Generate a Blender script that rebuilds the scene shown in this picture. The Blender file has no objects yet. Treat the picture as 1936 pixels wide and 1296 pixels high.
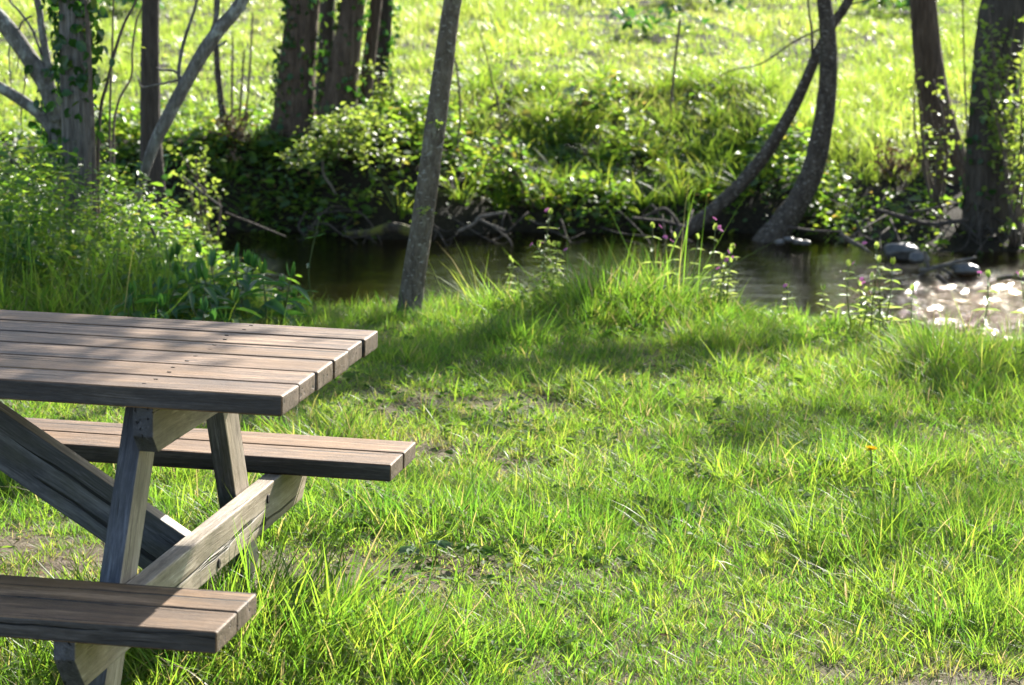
import bpy, bmesh, math, random
import numpy as np
from mathutils import Matrix, Vector
random.seed(7)
rng = np.random.default_rng(11)
C = bpy.context.scene.collection
SC = bpy.context.scene
PI = math.pi

# ------------------------------------------------------------------ camera geometry (measured on the table)
F, IW, IH = 4852.0, 1936.0, 1296.0
PITCH = 0.1677
S = 1.17
ZC = 1.63
cP, sP = math.cos(PITCH), math.sin(PITCH)

def at(px, py, y):
    """world point seen at photograph position px,py at the distance y"""
    u, v = (px - IW/2)/F, (IH/2 - py)/F
    d = np.array([u, cP + v*sP, -sP + v*cP])
    return np.array([0, 0, ZC]) + d*(y/d[1])

def on(px, py, z=0.0):
    u, v = (px - IW/2)/F, (IH/2 - py)/F
    d = np.array([u, cP + v*sP, -sP + v*cP])
    return np.array([0, 0, ZC]) + d*((z - ZC)/d[2])

# table frame -> world
yaw, roll = 0.1685, 0.0276
c, s = math.cos(yaw), math.sin(yaw)
fw = np.array([-s*cP, c*cP, -sP]); rt = np.array([c, s, 0.0]); up = np.cross(rt, fw)
r2 = math.cos(roll)*rt + math.sin(roll)*up
u2 = -math.sin(roll)*rt + math.cos(roll)*up
Bt = np.stack([r2, u2, fw], 1)
Bw = np.stack([[1, 0, 0], [0, sP, cP], [0, cP, -sP]], 1)
MT = Bw @ Bt.T
TORG = np.array([0, 0, ZC]) + MT @ (-np.array([1.0466, -4.3015, 0.7883])*S)
SUN = MT @ np.array([0.459, 1.529, 1.0]); SUN /= np.linalg.norm(SUN)

# ------------------------------------------------------------------ noise
def vnoise(x, y, seed=0):
    x = np.asarray(x, float); y = np.asarray(y, float)
    xi = np.floor(x).astype(np.int64); yi = np.floor(y).astype(np.int64)
    fx = x - xi; fy = y - yi
    fx = fx*fx*(3-2*fx); fy = fy*fy*(3-2*fy)
    def h(a, b):
        n = (a*374761393 + b*668265263 + seed*1442695041) & 0x7fffffff
        n = ((n ^ (n >> 13))*1274126177) & 0x7fffffff
        n = (n ^ (n >> 16)) & 0xffff
        return n/65535.0
    return (h(xi, yi)*(1-fx) + h(xi+1, yi)*fx)*(1-fy) + (h(xi, yi+1)*(1-fx) + h(xi+1, yi+1)*fx)*fy

def fbm(x, y, seed=0, o=4):
    a, t, r = 0.5, 0.0, 0.0
    for k in range(o):
        r = r + a*vnoise(np.asarray(x)*2**k, np.asarray(y)*2**k, seed+k*17); t += a; a *= 0.5
    return r/t

def sm(a, b, x):
    t = np.clip((np.asarray(x, float)-a)/(b-a), 0, 1)
    return t*t*(3-2*t)

# ------------------------------------------------------------------ terrain
ZW = -0.45
def lip(x):   return 10.22 + 0.07*np.sin(np.asarray(x)*1.3+1) - 0.55*sm(0.8, 2.0, x) + 0.55*sm(-1.0, -2.0, x)
def yfar(x):  return 16.35 + 0.12*np.sin(np.asarray(x)*2.1) + 0.08*np.sin(np.asarray(x)*4.7+2) - 0.95*sm(1.75, 2.6, x) + 0.2*np.sin(np.asarray(x)*0.31+1)
def H(x, y):
    x = np.asarray(x, float); y = np.asarray(y, float)
    yl, yf = lip(x), yfar(x)
    lawn = -0.0276*np.clip(x, -4, 4)*sm(13, 8, y) + 0.028*(fbm(x*1.3, y*1.3, 3)-0.5) + 0.016*(fbm(x*5, y*5, 5)-0.5)
    lawn = lawn + 0.015*np.exp(-((x-0.52)**2/0.12 + (y-10.1)**2/0.1)) + 0.12*sm(-1.0, -2.4, x)*sm(8.6, 10.2, y)
    bed = -0.66 + 0.12*(fbm(x*3, y*3, 9)-0.5) + 0.12*sm(1.2, 2.3, x)
    top = 0.10 + 0.062*np.clip(y-yf-1.2, 0, 200) + 0.10*(fbm(x*0.7, y*0.7, 21)-0.5) + 0.05*(fbm(x*3, y*3, 23)-0.5)
    z = lawn + (bed-lawn)*sm(0, 1.5, y-yl)
    dy = y-yf + 0.35*(fbm(x*2.2, y*0.8, 31)-0.5)
    rise = sm(-.35, .75, dy)
    steep = z + (top-z)*rise
    # sunlit shelf right of the leaning trunk: low undercut, then an even slope up to the meadow
    shelf = -.36+.71*np.clip(dy/1.75, 0, 1) + .058*np.clip(dy-1.75, 0, 200) + 0.10*(fbm(x*0.7, y*0.7, 21)-0.5) + 0.07*(fbm(x*2.6, y*2.6, 23)-0.5)
    gentle = z + (shelf-z)*sm(-.22, .10, dy)
    # low dark slope under the trunks on the right
    rsl = -.47+.56*np.clip(dy/2.1, 0, 1) + .075*np.clip(dy-2.1, 0, 200) + 0.08*(fbm(x*2.6, y*2.6, 23)-0.5)
    right = z + (rsl-z)*sm(-.25, .10, dy)
    m1 = sm(-.75, -.15, x); m2 = sm(1.75, 2.25, x)
    return steep*(1-m1) + (gentle*(1-m2) + right*m2)*m1

# ------------------------------------------------------------------ object helpers
def link(o, parent=None):
    C.objects.link(o)
    if parent is not None: o.parent = parent
    return o

def tag(o, label=None, cat=None, group=None, kind=None):
    if label: o['label'] = label
    if cat: o['category'] = cat
    if group: o['group'] = group
    if kind: o['kind'] = kind
    return o

def thing(name, label, cat, loc, group=None):
    o = bpy.data.objects.new(name, None); o.empty_display_size = 0.1
    o.location = loc; link(o)
    return tag(o, label, cat, group)

class MB:
    """collects vertices, faces and a vector attribute, becomes one mesh"""
    def __init__(s): s.v = []; s.f = []; s.a = []; s.n = 0; s.m = []
    def add(s, v, faces, a=None, mat=0):
        v = np.asarray(v, float).reshape(-1, 3)
        s.v.append(v)
        s.a.append(np.zeros((len(v), 3)) if a is None else np.broadcast_to(np.asarray(a, float), (len(v), 3)))
        for fa in (faces if isinstance(faces, list) else [faces]):
            fa = np.asarray(fa, np.int64)
            if len(fa): s.f.append(fa + s.n); s.m.append(mat)
        s.n += len(v)
    def build(s, name, mats, parent=None, smooth=True, attr='bd', data=None):
        v = np.concatenate(s.v) if s.v else np.zeros((0, 3))
        a = np.concatenate(s.a) if s.a else np.zeros((0, 3))
        if parent is not None:
            v = v - np.array(parent.matrix_basis.translation) if parent.parent is None else v - np.array(parent.parent.matrix_basis.translation)
        me = bpy.data.meshes.new(name)
        me.vertices.add(len(v)); me.vertices.foreach_set('co', v.astype(np.float32).ravel())
        li = np.concatenate([f.ravel() for f in s.f]) if s.f else np.zeros(0, int)
        lt = np.concatenate([np.full(len(f), f.shape[1]) for f in s.f]) if s.f else np.zeros(0, int)
        mi = np.concatenate([np.full(len(f), m) for f, m in zip(s.f, s.m)]) if s.f else np.zeros(0, int)
        me.loops.add(len(li)); me.loops.foreach_set('vertex_index', li.astype(np.int32))
        me.polygons.add(len(lt))
        ls = np.concatenate([[0], np.cumsum(lt)[:-1]]) if len(lt) else lt
        me.polygons.foreach_set('loop_start', ls.astype(np.int32))
        me.polygons.foreach_set('material_index', mi.astype(np.int32))
        me.polygons.foreach_set('use_smooth', np.full(len(lt), smooth))
        at_ = me.attributes.new(attr, 'FLOAT_VECTOR', 'POINT'); at_.data.foreach_set('vector', a.astype(np.float32).ravel())
        me.update(calc_edges=True)
        for m in (mats if isinstance(mats, (list, tuple)) else [mats]): me.materials.append(m)
        o = bpy.data.objects.new(name, me)
        return link(o, parent)

def spline(pts, n):
    P = np.asarray(pts, float)
    if len(P) < 3:
        t = np.linspace(0, 1, n)[:, None]; return P[0]*(1-t)+P[-1]*t
    Q = np.vstack([2*P[0]-P[1], P, 2*P[-1]-P[-2]])
    out = []
    for u in np.linspace(0, len(P)-1-1e-9, n):
        i = int(u); t = u-i; a, b, c_, d = Q[i:i+4]
        out.append(0.5*((2*b)+(-a+c_)*t+(2*a-5*b+4*c_-d)*t*t+(-a+3*b-3*c_+d)*t**3))
    return np.array(out)

def tube(mb, pts, rad, sides=10, n=None, rough=0.0, seed=0, mat=0, a=None, flare=0.0, freq=3.0):
    pts = np.asarray(pts, float); rad = np.asarray(rad, float)
    if n is None: n = max(4, 3*len(pts))
    P = spline(pts, n)
    r = np.interp(np.linspace(0, len(rad)-1, n), np.arange(len(rad)), rad) if rad.size > 1 else np.full(n, float(rad))
    T = np.gradient(P, axis=0); T /= np.linalg.norm(T, axis=1)[:, None] + 1e-12
    ref = np.array([1., 0, 0]) if abs(T[0][0]) < 0.8 else np.array([0, 1., 0])
    N = np.zeros_like(P); N[0] = np.cross(T[0], np.cross(ref, T[0])); N[0] /= np.linalg.norm(N[0])
    for i in range(1, n):
        q = N[i-1]-T[i]*(N[i-1]@T[i]); N[i] = q/(np.linalg.norm(q)+1e-12)
    B = np.cross(T, N)
    th = np.linspace(0, 2*PI, sides, endpoint=False)
    L = np.concatenate([[0], np.cumsum(np.linalg.norm(np.diff(P, axis=0), axis=1))])
    rr = r[:, None]*np.ones(sides)[None]
    if rough:
        th2, L2 = np.meshgrid(th, L)
        cx, cy = np.cos(th2)*freq, np.sin(th2)*freq
        rr = rr*(1+rough*(2*vnoise(cx*1.0+L2*1.3+seed*3.1, cy*1.0+L2*0.9, seed)-1) + 0.6*rough*(2*vnoise(cx*2.7+seed, cy*2.7+L2*9.0, seed+5)-1))
    if flare:
        k = np.exp(-L/ (3.0*r[0]))[:, None]
        rr = rr*(1+flare*k*(0.6+0.5*np.cos(3*th+seed)[None]))
    V = P[:, None, :] + rr[:, :, None]*(np.cos(th)[None, :, None]*N[:, None, :]+np.sin(th)[None, :, None]*B[:, None, :])
    V = V.reshape(-1, 3)
    i = np.arange(n-1)[:, None]*sides; j = np.arange(sides)[None]; j2 = (j+1) % sides
    q = np.stack([i+j, i+j2, i+sides+j2, i+sides+j], -1).reshape(-1, 4)
    V = np.vstack([V, P[-1]+T[-1]*r[-1]*0.5, P[0]])
    tip = np.stack([(n-1)*sides+np.arange(sides), (n-1)*sides+(np.arange(sides)+1) % sides, np.full(sides, n*sides)], 1)
    bot = np.stack([(np.arange(sides)+1) % sides, np.arange(sides), np.full(sides, n*sides+1)], 1)
    mb.add(V, [q, tip, bot], a, mat)
    return P, T

def unit(v): return v/(np.linalg.norm(v, axis=-1, keepdims=True)+1e-12)

def leaves(mb, P, ax, nm, L, Wd, fold=0.25, curl=0.3, mat=0, rnd=None, narrow=0.0):
    """N two-sided leaves, folded on the midrib and curled; 7 vertices each"""
    P = np.asarray(P, float); N = len(P)
    if N == 0: return
    ax = unit(np.asarray(ax, float)); nm = np.asarray(nm, float)
    nm = unit(nm - ax*np.sum(ax*nm, 1, keepdims=True)); sd = np.cross(nm, ax)
    L = np.broadcast_to(np.asarray(L, float), N)[:, None]; Wd = np.broadcast_to(np.asarray(Wd, float), N)[:, None]
    def pt(t, w, dz): return P + ax*L*t + sd*Wd*w + nm*(Wd*dz - curl*L*t*t)
    k = 1-narrow
    V = np.stack([pt(0, 0, 0), pt(.5, 0, -fold*.4), pt(1, 0, 0), pt(.25, .40, fold*.35), pt(.62, .42*k, fold*.35), pt(.25, -.40, fold*.35), pt(.62, -.42*k, fold*.35)], 1)
    if rnd is None: rnd = rng.random(N)
    A = np.stack([np.repeat(rnd[:, None], 7, 1), np.tile([0, .5, 1, .25, .62, .25, .62], (N, 1)), np.repeat(rng.random(N)[:, None], 7, 1)], -1)
    b = (np.arange(N)*7)[:, None]
    mb.add(V.reshape(-1, 3), [b+np.array([[0, 1, 2, 4, 3]]), b+np.array([[0, 5, 6, 2, 1]])], A.reshape(-1, 3), mat)

def blades(mb, P, az, h, w, lean, bend, tilt=None, mat=0, rnd=None, r3=None):
    N = len(P)
    d = np.stack([np.cos(az), np.sin(az), np.zeros(N)], 1)
    fa = az + PI/2 + rng.normal(0, .7, N)
    sd = np.stack([np.cos(fa), np.sin(fa), np.zeros(N)], 1)
    h = h[:, None]; w = np.asarray(w)[:, None]; lean = lean[:, None]; bend = bend[:, None]
    rows = []
    for t, k in ((0, .8), (.38, 1.0), (.72, .7), (1, 0)):
        c_ = P + d*h*(lean*t+bend*t*t) + np.array([0, 0, 1.])*h*(t*(1-0.25*lean) - 0.42*bend*t*t)
        if k: rows += [c_-sd*w*k*.5, c_+sd*w*k*.5]
        else: rows += [c_]
    V = np.stack(rows, 1)
    if rnd is None: rnd = rng.random(N)
    if r3 is None: r3 = rng.random(N)
    A = np.stack([np.repeat(rnd[:, None], 7, 1), np.tile([0, 0, .38, .38, .72, .72, 1], (N, 1)), np.repeat(r3[:, None], 7, 1)], -1)
    b = (np.arange(N)*7)[:, None]
    mb.add(V.reshape(-1, 3), [b+np.array([[0, 1, 3, 2]]), b+np.array([[2, 3, 5, 4]]), b+np.array([[4, 5, 6]])], A.reshape(-1, 3), mat)

def rdir(n, zlo=-1, zhi=1):
    a = rng.random(n)*2*PI; z = zlo+(zhi-zlo)*rng.random(n); r = np.sqrt(np.clip(1-z*z, 0, 1))
    return np.stack([r*np.cos(a), r*np.sin(a), z], 1)

# ------------------------------------------------------------------ materials
def newmat(name):
    m = bpy.data.materials.new(name); m.use_nodes = True
    nt = m.node_tree; nt.nodes.clear()
    out = nt.nodes.new('ShaderNodeOutputMaterial')
    return m, nt, out
def nd(nt, t, **kw):
    n = nt.nodes.new(t)
    for k, v in kw.items():
        if k in n.inputs: n.inputs[k].default_value = v
        else: setattr(n, k, v)
    return n
def ramp(nt, fac, stops):
    r = nt.nodes.new('ShaderNodeValToRGB'); e = r.color_ramp.elements
    while len(e) < len(stops): e.new(0.5)
    for i, (p, col) in enumerate(stops):
        e[i].position = p; e[i].color = (*col, 1)
    nt.links.new(fac, r.inputs[0]); return r.outputs[0]
def mixc(nt, fac, a, b, bt='MIX'):
    m = nt.nodes.new('ShaderNodeMix'); m.data_type = 'RGBA'; m.blend_type = bt
    for sock, val in ((m.inputs[0], fac), (m.inputs[6], a), (m.inputs[7], b)):
        if hasattr(val, 'is_output'): nt.links.new(val, sock)
        elif isinstance(val, (int, float)): sock.default_value = val
        else: sock.default_value = (*val, 1)
    return m.outputs[2]
def noise(nt, vec, scale, detail=4, rough=.55, dist=0.0):
    n = nd(nt, 'ShaderNodeTexNoise'); n.inputs['Scale'].default_value = scale
    n.inputs['Detail'].default_value = detail; n.inputs['Roughness'].default_value = rough; n.inputs['Distortion'].default_value = dist
    nt.links.new(vec, n.inputs['Vector']); return n.outputs[0]
def mapping(nt, vec, scale, loc=(0, 0, 0)):
    m = nd(nt, 'ShaderNodeMapping'); m.inputs['Scale'].default_value = scale; m.inputs['Location'].default_value = loc
    nt.links.new(vec, m.inputs['Vector']); return m.outputs[0]
def bump(nt, hgt, strength, dist=0.01, normal=None):
    b = nd(nt, 'ShaderNodeBump'); b.inputs['Strength'].default_value = strength; b.inputs['Distance'].default_value = dist
    nt.links.new(hgt, b.inputs['Height'])
    if normal is not None: nt.links.new(normal, b.inputs['Normal'])
    return b.outputs[0]

def leafmat(name, refl, trans, tw=0.5, gloss=0.06, rough=0.35):
    """refl/trans: colour stops over the per-leaf random value; light comes through the leaf"""
    m, nt, out = newmat(name)
    a = nd(nt, 'ShaderNodeAttribute', attribute_name='bd')
    sx = nd(nt, 'ShaderNodeSeparateXYZ'); nt.links.new(a.outputs['Vector'], sx.inputs[0])
    cr = ramp(nt, sx.outputs[0], refl); ct = ramp(nt, sx.outputs[0], trans)
    d = nd(nt, 'ShaderNodeBsdfDiffuse'); nt.links.new(cr, d.inputs[0])
    t = nd(nt, 'ShaderNodeBsdfTranslucent'); nt.links.new(ct, t.inputs[0])
    mx = nd(nt, 'ShaderNodeMixShader'); mx.inputs[0].default_value = tw
    nt.links.new(d.outputs[0], mx.inputs[1]); nt.links.new(t.outputs[0], mx.inputs[2])
    g = nd(nt, 'ShaderNodeBsdfGlossy'); g.inputs['Roughness'].default_value = rough; g.inputs[0].default_value = (1, 1, 1, 1)
    lw = nd(nt, 'ShaderNodeLayerWeight'); lw.inputs['Blend'].default_value = .5
    pw_ = nd(nt, 'ShaderNodeMath', operation='POWER'); nt.links.new(lw.outputs['Facing'], pw_.inputs[0]); pw_.inputs[1].default_value = 4
    ml = nd(nt, 'ShaderNodeMath', operation='MULTIPLY_ADD'); nt.links.new(pw_.outputs[0], ml.inputs[0]); ml.inputs[1].default_value = gloss*.16; ml.inputs[2].default_value = gloss*.022
    m2 = nd(nt, 'ShaderNodeMixShader'); nt.links.new(ml.outputs[0], m2.inputs[0])
    nt.links.new(mx.outputs[0], m2.inputs[1]); nt.links.new(g.outputs[0], m2.inputs[2])
    nt.links.new(m2.outputs[0], out.inputs[0])
    return m

GR_R = [(0, (.04, .085, .014)), (.40, (.08, .12, .02)), (.75, (.125, .145, .03)), (.92, (.19, .165, .06)), (1, (.30, .24, .14))]
GR_T = [(0, (.10, .26, .022)), (.40, (.23, .43, .032)), (.75, (.38, .50, .042)), (.92, (.50, .44, .11)), (1, (.42, .32, .16))]
M_grass = leafmat('lawn_grass_blade', GR_R, GR_T, .55, .55, .42)
M_meadow = leafmat('meadow_grass_blade',
    [(0, (.05, .10, .012)), (.5, (.075, .12, .018)), (.85, (.10, .13, .025)), (1, (.18, .16, .06))],
    [(0, (.24, .38, .03)), (.5, (.36, .50, .05)), (.85, (.50, .56, .085)), (1, (.50, .45, .18))], .6, 1.5, .33)
M_under = leafmat('undergrowth_leaf',
    [(0, (.025, .07, .012)), (.6, (.05, .10, .018)), (.9, (.09, .12, .02)), (1, (.16, .11, .03))],
    [(0, (.13, .30, .025)), (.6, (.28, .44, .035)), (.9, (.44, .50, .05)), (1, (.46, .34, .07))], .55, 1.0, .42)
M_weed = leafmat('clover_leaf', [(0, (.04, .09, .018)), (1, (.08, .12, .025))], [(0, (.12, .27, .025)), (1, (.26, .38, .04))], .45, .22, .5)
M_dark = leafmat('broad_dark_leaf',
    [(0, (.028, .085, .024)), (.7, (.045, .115, .03)), (1, (.07, .13, .03))],
    [(0, (.07, .22, .03)), (.7, (.12, .30, .035)), (1, (.24, .38, .04))], .4, .9, .38)
M_spray = leafmat('young_shrub_leaf',
    [(0, (.07, .125, .022)), (1, (.11, .145, .035))], [(0, (.28, .43, .045)), (1, (.42, .50, .07))], .5, .9, .42)
M_ivy = leafmat('ivy_leaf', [(0, (.015, .05, .012)), (.8, (.03, .08, .015)), (1, (.08, .12, .02))],
    [(0, (.04, .14, .015)), (.8, (.08, .2, .02)), (1, (.3, .36, .04))], .35, 1.0, .3)
M_crown = leafmat('tree_crown_leaf', [(0, (.04, .09, .015)), (1, (.07, .12, .02))], [(0, (.14, .28, .02)), (1, (.26, .38, .03))], .5, .6, .4)
M_camp = leafmat('campion_leaf', [(0, (.09, .15, .04)), (1, (.13, .17, .06))], [(0, (.34, .48, .07)), (1, (.48, .56, .12))], .5, .8, .45)
M_straw = leafmat('dry_stalk', [(0, (.10, .06, .035)), (1, (.22, .15, .08))], [(0, (.10, .05, .02)), (1, (.2, .13, .06))], .25, .3, .5)
M_petal = leafmat('pink_petal', [(0, (.42, .13, .30)), (1, (.50, .2, .38))], [(0, (.40, .12, .30)), (1, (.45, .17, .35))], .45, .2, .5)
M_dand = leafmat('yellow_petal', [(0, (.80, .56, .02)), (1, (.85, .64, .04))], [(0, (.8, .56, .02)), (1, (.85, .62, .04))], .4, .2, .5)
M_stem = leafmat('green_stem', [(0, (.05, .09, .02)), (1, (.10, .10, .04))], [(0, (.10, .18, .03)), (1, (.16, .2, .04))], .3, .6, .4)
M_gleaf = leafmat('greyish_green_leaf', [(0, (.09, .14, .07)), (1, (.12, .17, .09))], [(0, (.12, .24, .06)), (1, (.16, .28, .08))], .35, .15, .5)

def bark(name, cols, scale=(14, 14, 3.2), bstr=.9, bd=.02, lichen=None, spots=None, moss=None):
    m, nt, out = newmat(name)
    tc = nd(nt, 'ShaderNodeTexCoord').outputs['Object']
    v = mapping(nt, tc, scale)
    n1 = noise(nt, v, 1.6, 6, .62, .6); n2 = noise(nt, mapping(nt, tc, (scale[0]*3, scale[1]*3, scale[2]*3)), 1.5, 4, .6)
    vo = nd(nt, 'ShaderNodeTexVoronoi', feature='DISTANCE_TO_EDGE'); vo.inputs['Scale'].default_value = 2.2
    nt.links.new(mapping(nt, tc, scale), vo.inputs['Vector'])
    mx = nd(nt, 'ShaderNodeMath', operation='MULTIPLY_ADD'); nt.links.new(n1, mx.inputs[0]); mx.inputs[1].default_value = .75
    ml = nd(nt, 'ShaderNodeMath', operation='MULTIPLY'); nt.links.new(n2, ml.inputs[0]); ml.inputs[1].default_value = .25
    nt.links.new(ml.outputs[0], mx.inputs[2])
    col = ramp(nt, mx.outputs[0], [(.30, cols[0]), (.5, cols[1]), (.68, cols[2])])
    if lichen:
        ln = noise(nt, mapping(nt, tc, (7, 7, 4)), 2.0, 5, .65)
        lf = ramp(nt, ln, [(.54, (0, 0, 0)), (.64, (1, 1, 1))]); col = mixc(nt, lf, col, lichen)
    if spots:
        sn = noise(nt, mapping(nt, tc, (22, 22, 40)), 2.0, 3, .5)
        sf = ramp(nt, sn, [(.60, (0, 0, 0)), (.68, (1, 1, 1))]); col = mixc(nt, sf, col, spots)
    if moss:
        mn = noise(nt, mapping(nt, tc, (4, 4, 2)), 2.0, 5, .6)
        mf = ramp(nt, mn, [(.50, (0, 0, 0)), (.62, (1, 1, 1))]); col = mixc(nt, mf, col, moss)
    hh = nd(nt, 'ShaderNodeMath', operation='MULTIPLY_ADD'); nt.links.new(vo.outputs['Distance'], hh.inputs[0]); hh.inputs[1].default_value = 1.2
    nt.links.new(mx.outputs[0], hh.inputs[2])
    p = nd(nt, 'ShaderNodeBsdfPrincipled'); nt.links.new(col, p.inputs['Base Color']); p.inputs['Roughness'].default_value = .85
    p.inputs['Specular IOR Level'].default_value = .25
    nt.links.new(bump(nt, hh.outputs[0], bstr, bd), p.inputs['Normal'])
    nt.links.new(p.outputs[0], out.inputs[0])
    return m
B_grey = bark('smooth_grey_bark', [(.045, .034, .023), (.105, .083, .057), (.17, .14, .10)], (24, 24, 9), 1.0, .010, lichen=(.19, .17, .12), spots=(.24, .22, .175))
B_furrow = bark('furrowed_bark', [(.05, .042, .036), (.13, .115, .098), (.24, .215, .19)], (26, 26, 2.2), 1.0, .02)
B_dark = bark('dark_bark', [(.022, .017, .012), (.05, .04, .03), (.085, .07, .052)], (16, 16, 3), .9, .015)
B_brown = bark('brown_bark', [(.035, .024, .016), (.08, .055, .036), (.14, .10, .068)], (20, 20, 2.6), 1.0, .02)
B_lichen = bark('lichen_bark', [(.05, .043, .036), (.12, .11, .095), (.22, .21, .19)], (20, 20, 10), .8, .008, lichen=(.30, .31, .27))
B_spot = bark('spotted_bark', [(.022, .017, .012), (.055, .043, .031), (.10, .083, .062)], (16, 16, 8), 1.0, .010, spots=(.26, .235, .19))
B_wet = bark('wet_driftwood', [(.02, .015, .011), (.055, .042, .032), (.11, .092, .075)], (30, 30, 30), .6, .006)
B_pale = bark('pale_driftwood', [(.045, .037, .029), (.10, .085, .067), (.21, .185, .15)], (30, 30, 30), .6, .006)
B_moss = bark('mossy_log_bark', [(.015, .012, .008), (.035, .028, .02), (.065, .052, .036)], (16, 16, 16), .8, .012, moss=(.10, .10, .018))
B_twig = bark('thin_twig_bark', [(.05, .036, .026), (.10, .075, .055), (.17, .135, .105)], (30, 30, 10), .4, .003)

def woodmat(name, dark, mid, light, tint, tintamt, worn=1.0):
    """fibres run along gc.x; every board has its own offset in gc"""
    m, nt, out = newmat(name)
    a = nd(nt, 'ShaderNodeAttribute', attribute_name='gc').outputs['Vector']
    wv = nd(nt, 'ShaderNodeTexNoise'); wv.inputs['Scale'].default_value = 3.5; nt.links.new(a, wv.inputs['Vector'])
    vm = nd(nt, 'ShaderNodeVectorMath', operation='MULTIPLY_ADD'); nt.links.new(wv.outputs['Color'], vm.inputs[0]); vm.inputs[1].default_value = (0, .022, .022); nt.links.new(a, vm.inputs[2])
    g = vm.outputs[0]
    g1 = noise(nt, mapping(nt, g, (1.3, 55, 55)), 1.0, 7, .68, .1)
    g2 = noise(nt, mapping(nt, g, (12, 330, 330)), 1.0, 4, .7)
    g3 = noise(nt, mapping(nt, a, (3.5, 12, 12)), 1.0, 6, .68, .5)
    g4 = noise(nt, mapping(nt, a, (45, 150, 150)), 1.0, 3, .6)
    def ma(x, k, add):
        n = nd(nt, 'ShaderNodeMath', operation='MULTIPLY_ADD'); nt.links.new(x, n.inputs[0]); n.inputs[1].default_value = k
        if isinstance(add, float): n.inputs[2].default_value = add
        else: nt.links.new(add, n.inputs[2])
        return n.outputs[0]
    sumv = ma(g1, .38, ma(g2, .22, ma(g4, .14, ma(g3, .26, 0.0))))
    col = ramp(nt, sumv, [(.405, dark), (.50, mid), (.585, light)])
    pf = ramp(nt, noise(nt, mapping(nt, a, (2.2, 7, 7), (4, 1, 9)), 1.0, 5, .65, .5), [(.45, (0, 0, 0)), (.68, (tintamt,)*3)])
    col = mixc(nt, pf, col, tint)
    w1 = noise(nt, mapping(nt, g, (4.0, 80, 80), (5, 3, 1)), 1.0, 6, .75)
    wf = ramp(nt, w1, [(.57, (0, 0, 0)), (.68, (.8*worn,)*3)]); col = mixc(nt, wf, col, [min(1, x*1.5) for x in light])
    st = noise(nt, mapping(nt, a, (2.4, 6, 6), (7, 2, 4)), 1.0, 5, .65, .8)
    sf = ramp(nt, st, [(.44, (0, 0, 0)), (.64, (.62,)*3)]); col = mixc(nt, sf, col, [x*.45 for x in mid])
    cr = noise(nt, mapping(nt, g, (.9, 85, 85), (2, 8, 3)), 1.0, 3, .5)
    cf = ramp(nt, cr, [(.325, (1, 1, 1)), (.365, (0, 0, 0))]); col = mixc(nt, cf, col, [x*.3 for x in dark])
    vo = nd(nt, 'ShaderNodeTexVoronoi'); vo.inputs['Scale'].default_value = 1.0
    nt.links.new(mapping(nt, a, (2.6, 9, 9), (.3, .7, .2)), vo.inputs['Vector'])
    kf = ramp(nt, vo.outputs['Distance'], [(.06, (1, 1, 1)), (.12, (0, 0, 0))]); col = mixc(nt, kf, col, [x*.6 for x in dark])
    hs = nd(nt, 'ShaderNodeMath', operation='SUBTRACT'); nt.links.new(sumv, hs.inputs[0]); nt.links.new(cf, hs.inputs[1])
    p = nd(nt, 'ShaderNodeBsdfPrincipled'); nt.links.new(col, p.inputs['Base Color']); p.inputs['Roughness'].default_value = .6
    p.inputs['Specular IOR Level'].default_value = .35
    nt.links.new(bump(nt, hs.outputs[0], .9, .006), p.inputs['Normal'])
    nt.links.new(p.outputs[0], out.inputs[0])
    return m
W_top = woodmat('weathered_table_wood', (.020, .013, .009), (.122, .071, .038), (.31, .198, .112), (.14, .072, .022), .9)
W_side_shade = woodmat('shaded_board_side', (.013, .011, .010), (.042, .037, .034), (.10, .09, .083), (.05, .04, .022), .5, .7)  # shade on the boards' long sides, painted in as darker wood
W_frame_sun = woodmat('sunlit_weathered_frame_wood', (.12, .09, .062), (.30, .24, .175), (.46, .385, .295), (.20, .155, .075), .45)  # sunlit copy of the frame wood, the sun painted in as a paler tone
W_frame_shade = woodmat('blue_shaded_frame_side', (.022, .022, .027), (.062, .064, .074), (.13, .132, .145), (.055, .055, .025), .6)  # shaded copy of the frame wood, bluish skylit shade painted into its colour
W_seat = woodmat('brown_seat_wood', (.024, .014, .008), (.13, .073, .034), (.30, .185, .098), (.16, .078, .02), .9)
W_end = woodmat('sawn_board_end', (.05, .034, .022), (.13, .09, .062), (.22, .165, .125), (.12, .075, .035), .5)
m, nt, out = newmat('rusted_steel'); p = nd(nt, 'ShaderNodeBsdfPrincipled'); p.inputs['Base Color'].default_value = (.025, .02, .017, 1); p.inputs['Roughness'].default_value = .7; p.inputs['Metallic'].default_value = .6
nt.links.new(p.outputs[0], out.inputs[0]); M_steel = m

# ground
m, nt, out = newmat('soil_and_thatch')
tc = nd(nt, 'ShaderNodeTexCoord').outputs['Object']
n1 = noise(nt, tc, 2.2, 6, .6); n2 = noise(nt, tc, 38, 5, .7); n3 = noise(nt, tc, 160, 3, .6)
c1 = ramp(nt, n2, [(.30, (.045, .032, .021)), (.5, (.12, .09, .06)), (.68, (.22, .18, .125))])
c2 = ramp(nt, n3, [(.35, (.05, .06, .018)), (.6, (.16, .14, .06))])
f1 = ramp(nt, n1, [(.42, (0, 0, 0)), (.60, (.8, .8, .8))])
col = mixc(nt, f1, c1, c2)
sx = nd(nt, 'ShaderNodeSeparateXYZ'); nt.links.new(tc, sx.inputs[0])
mr = nd(nt, 'ShaderNodeMapRange'); mr.inputs['From Min'].default_value = -.12; mr.inputs['From Max'].default_value = -.30; nt.links.new(sx.outputs[2], mr.inputs['Value'])
wet = ramp(nt, n2, [(.3, (.035, .023, .012)), (.55, (.095, .062, .034)), (.75, (.16, .115, .07))])
col = mixc(nt, mr.outputs[0], col, wet)
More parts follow.
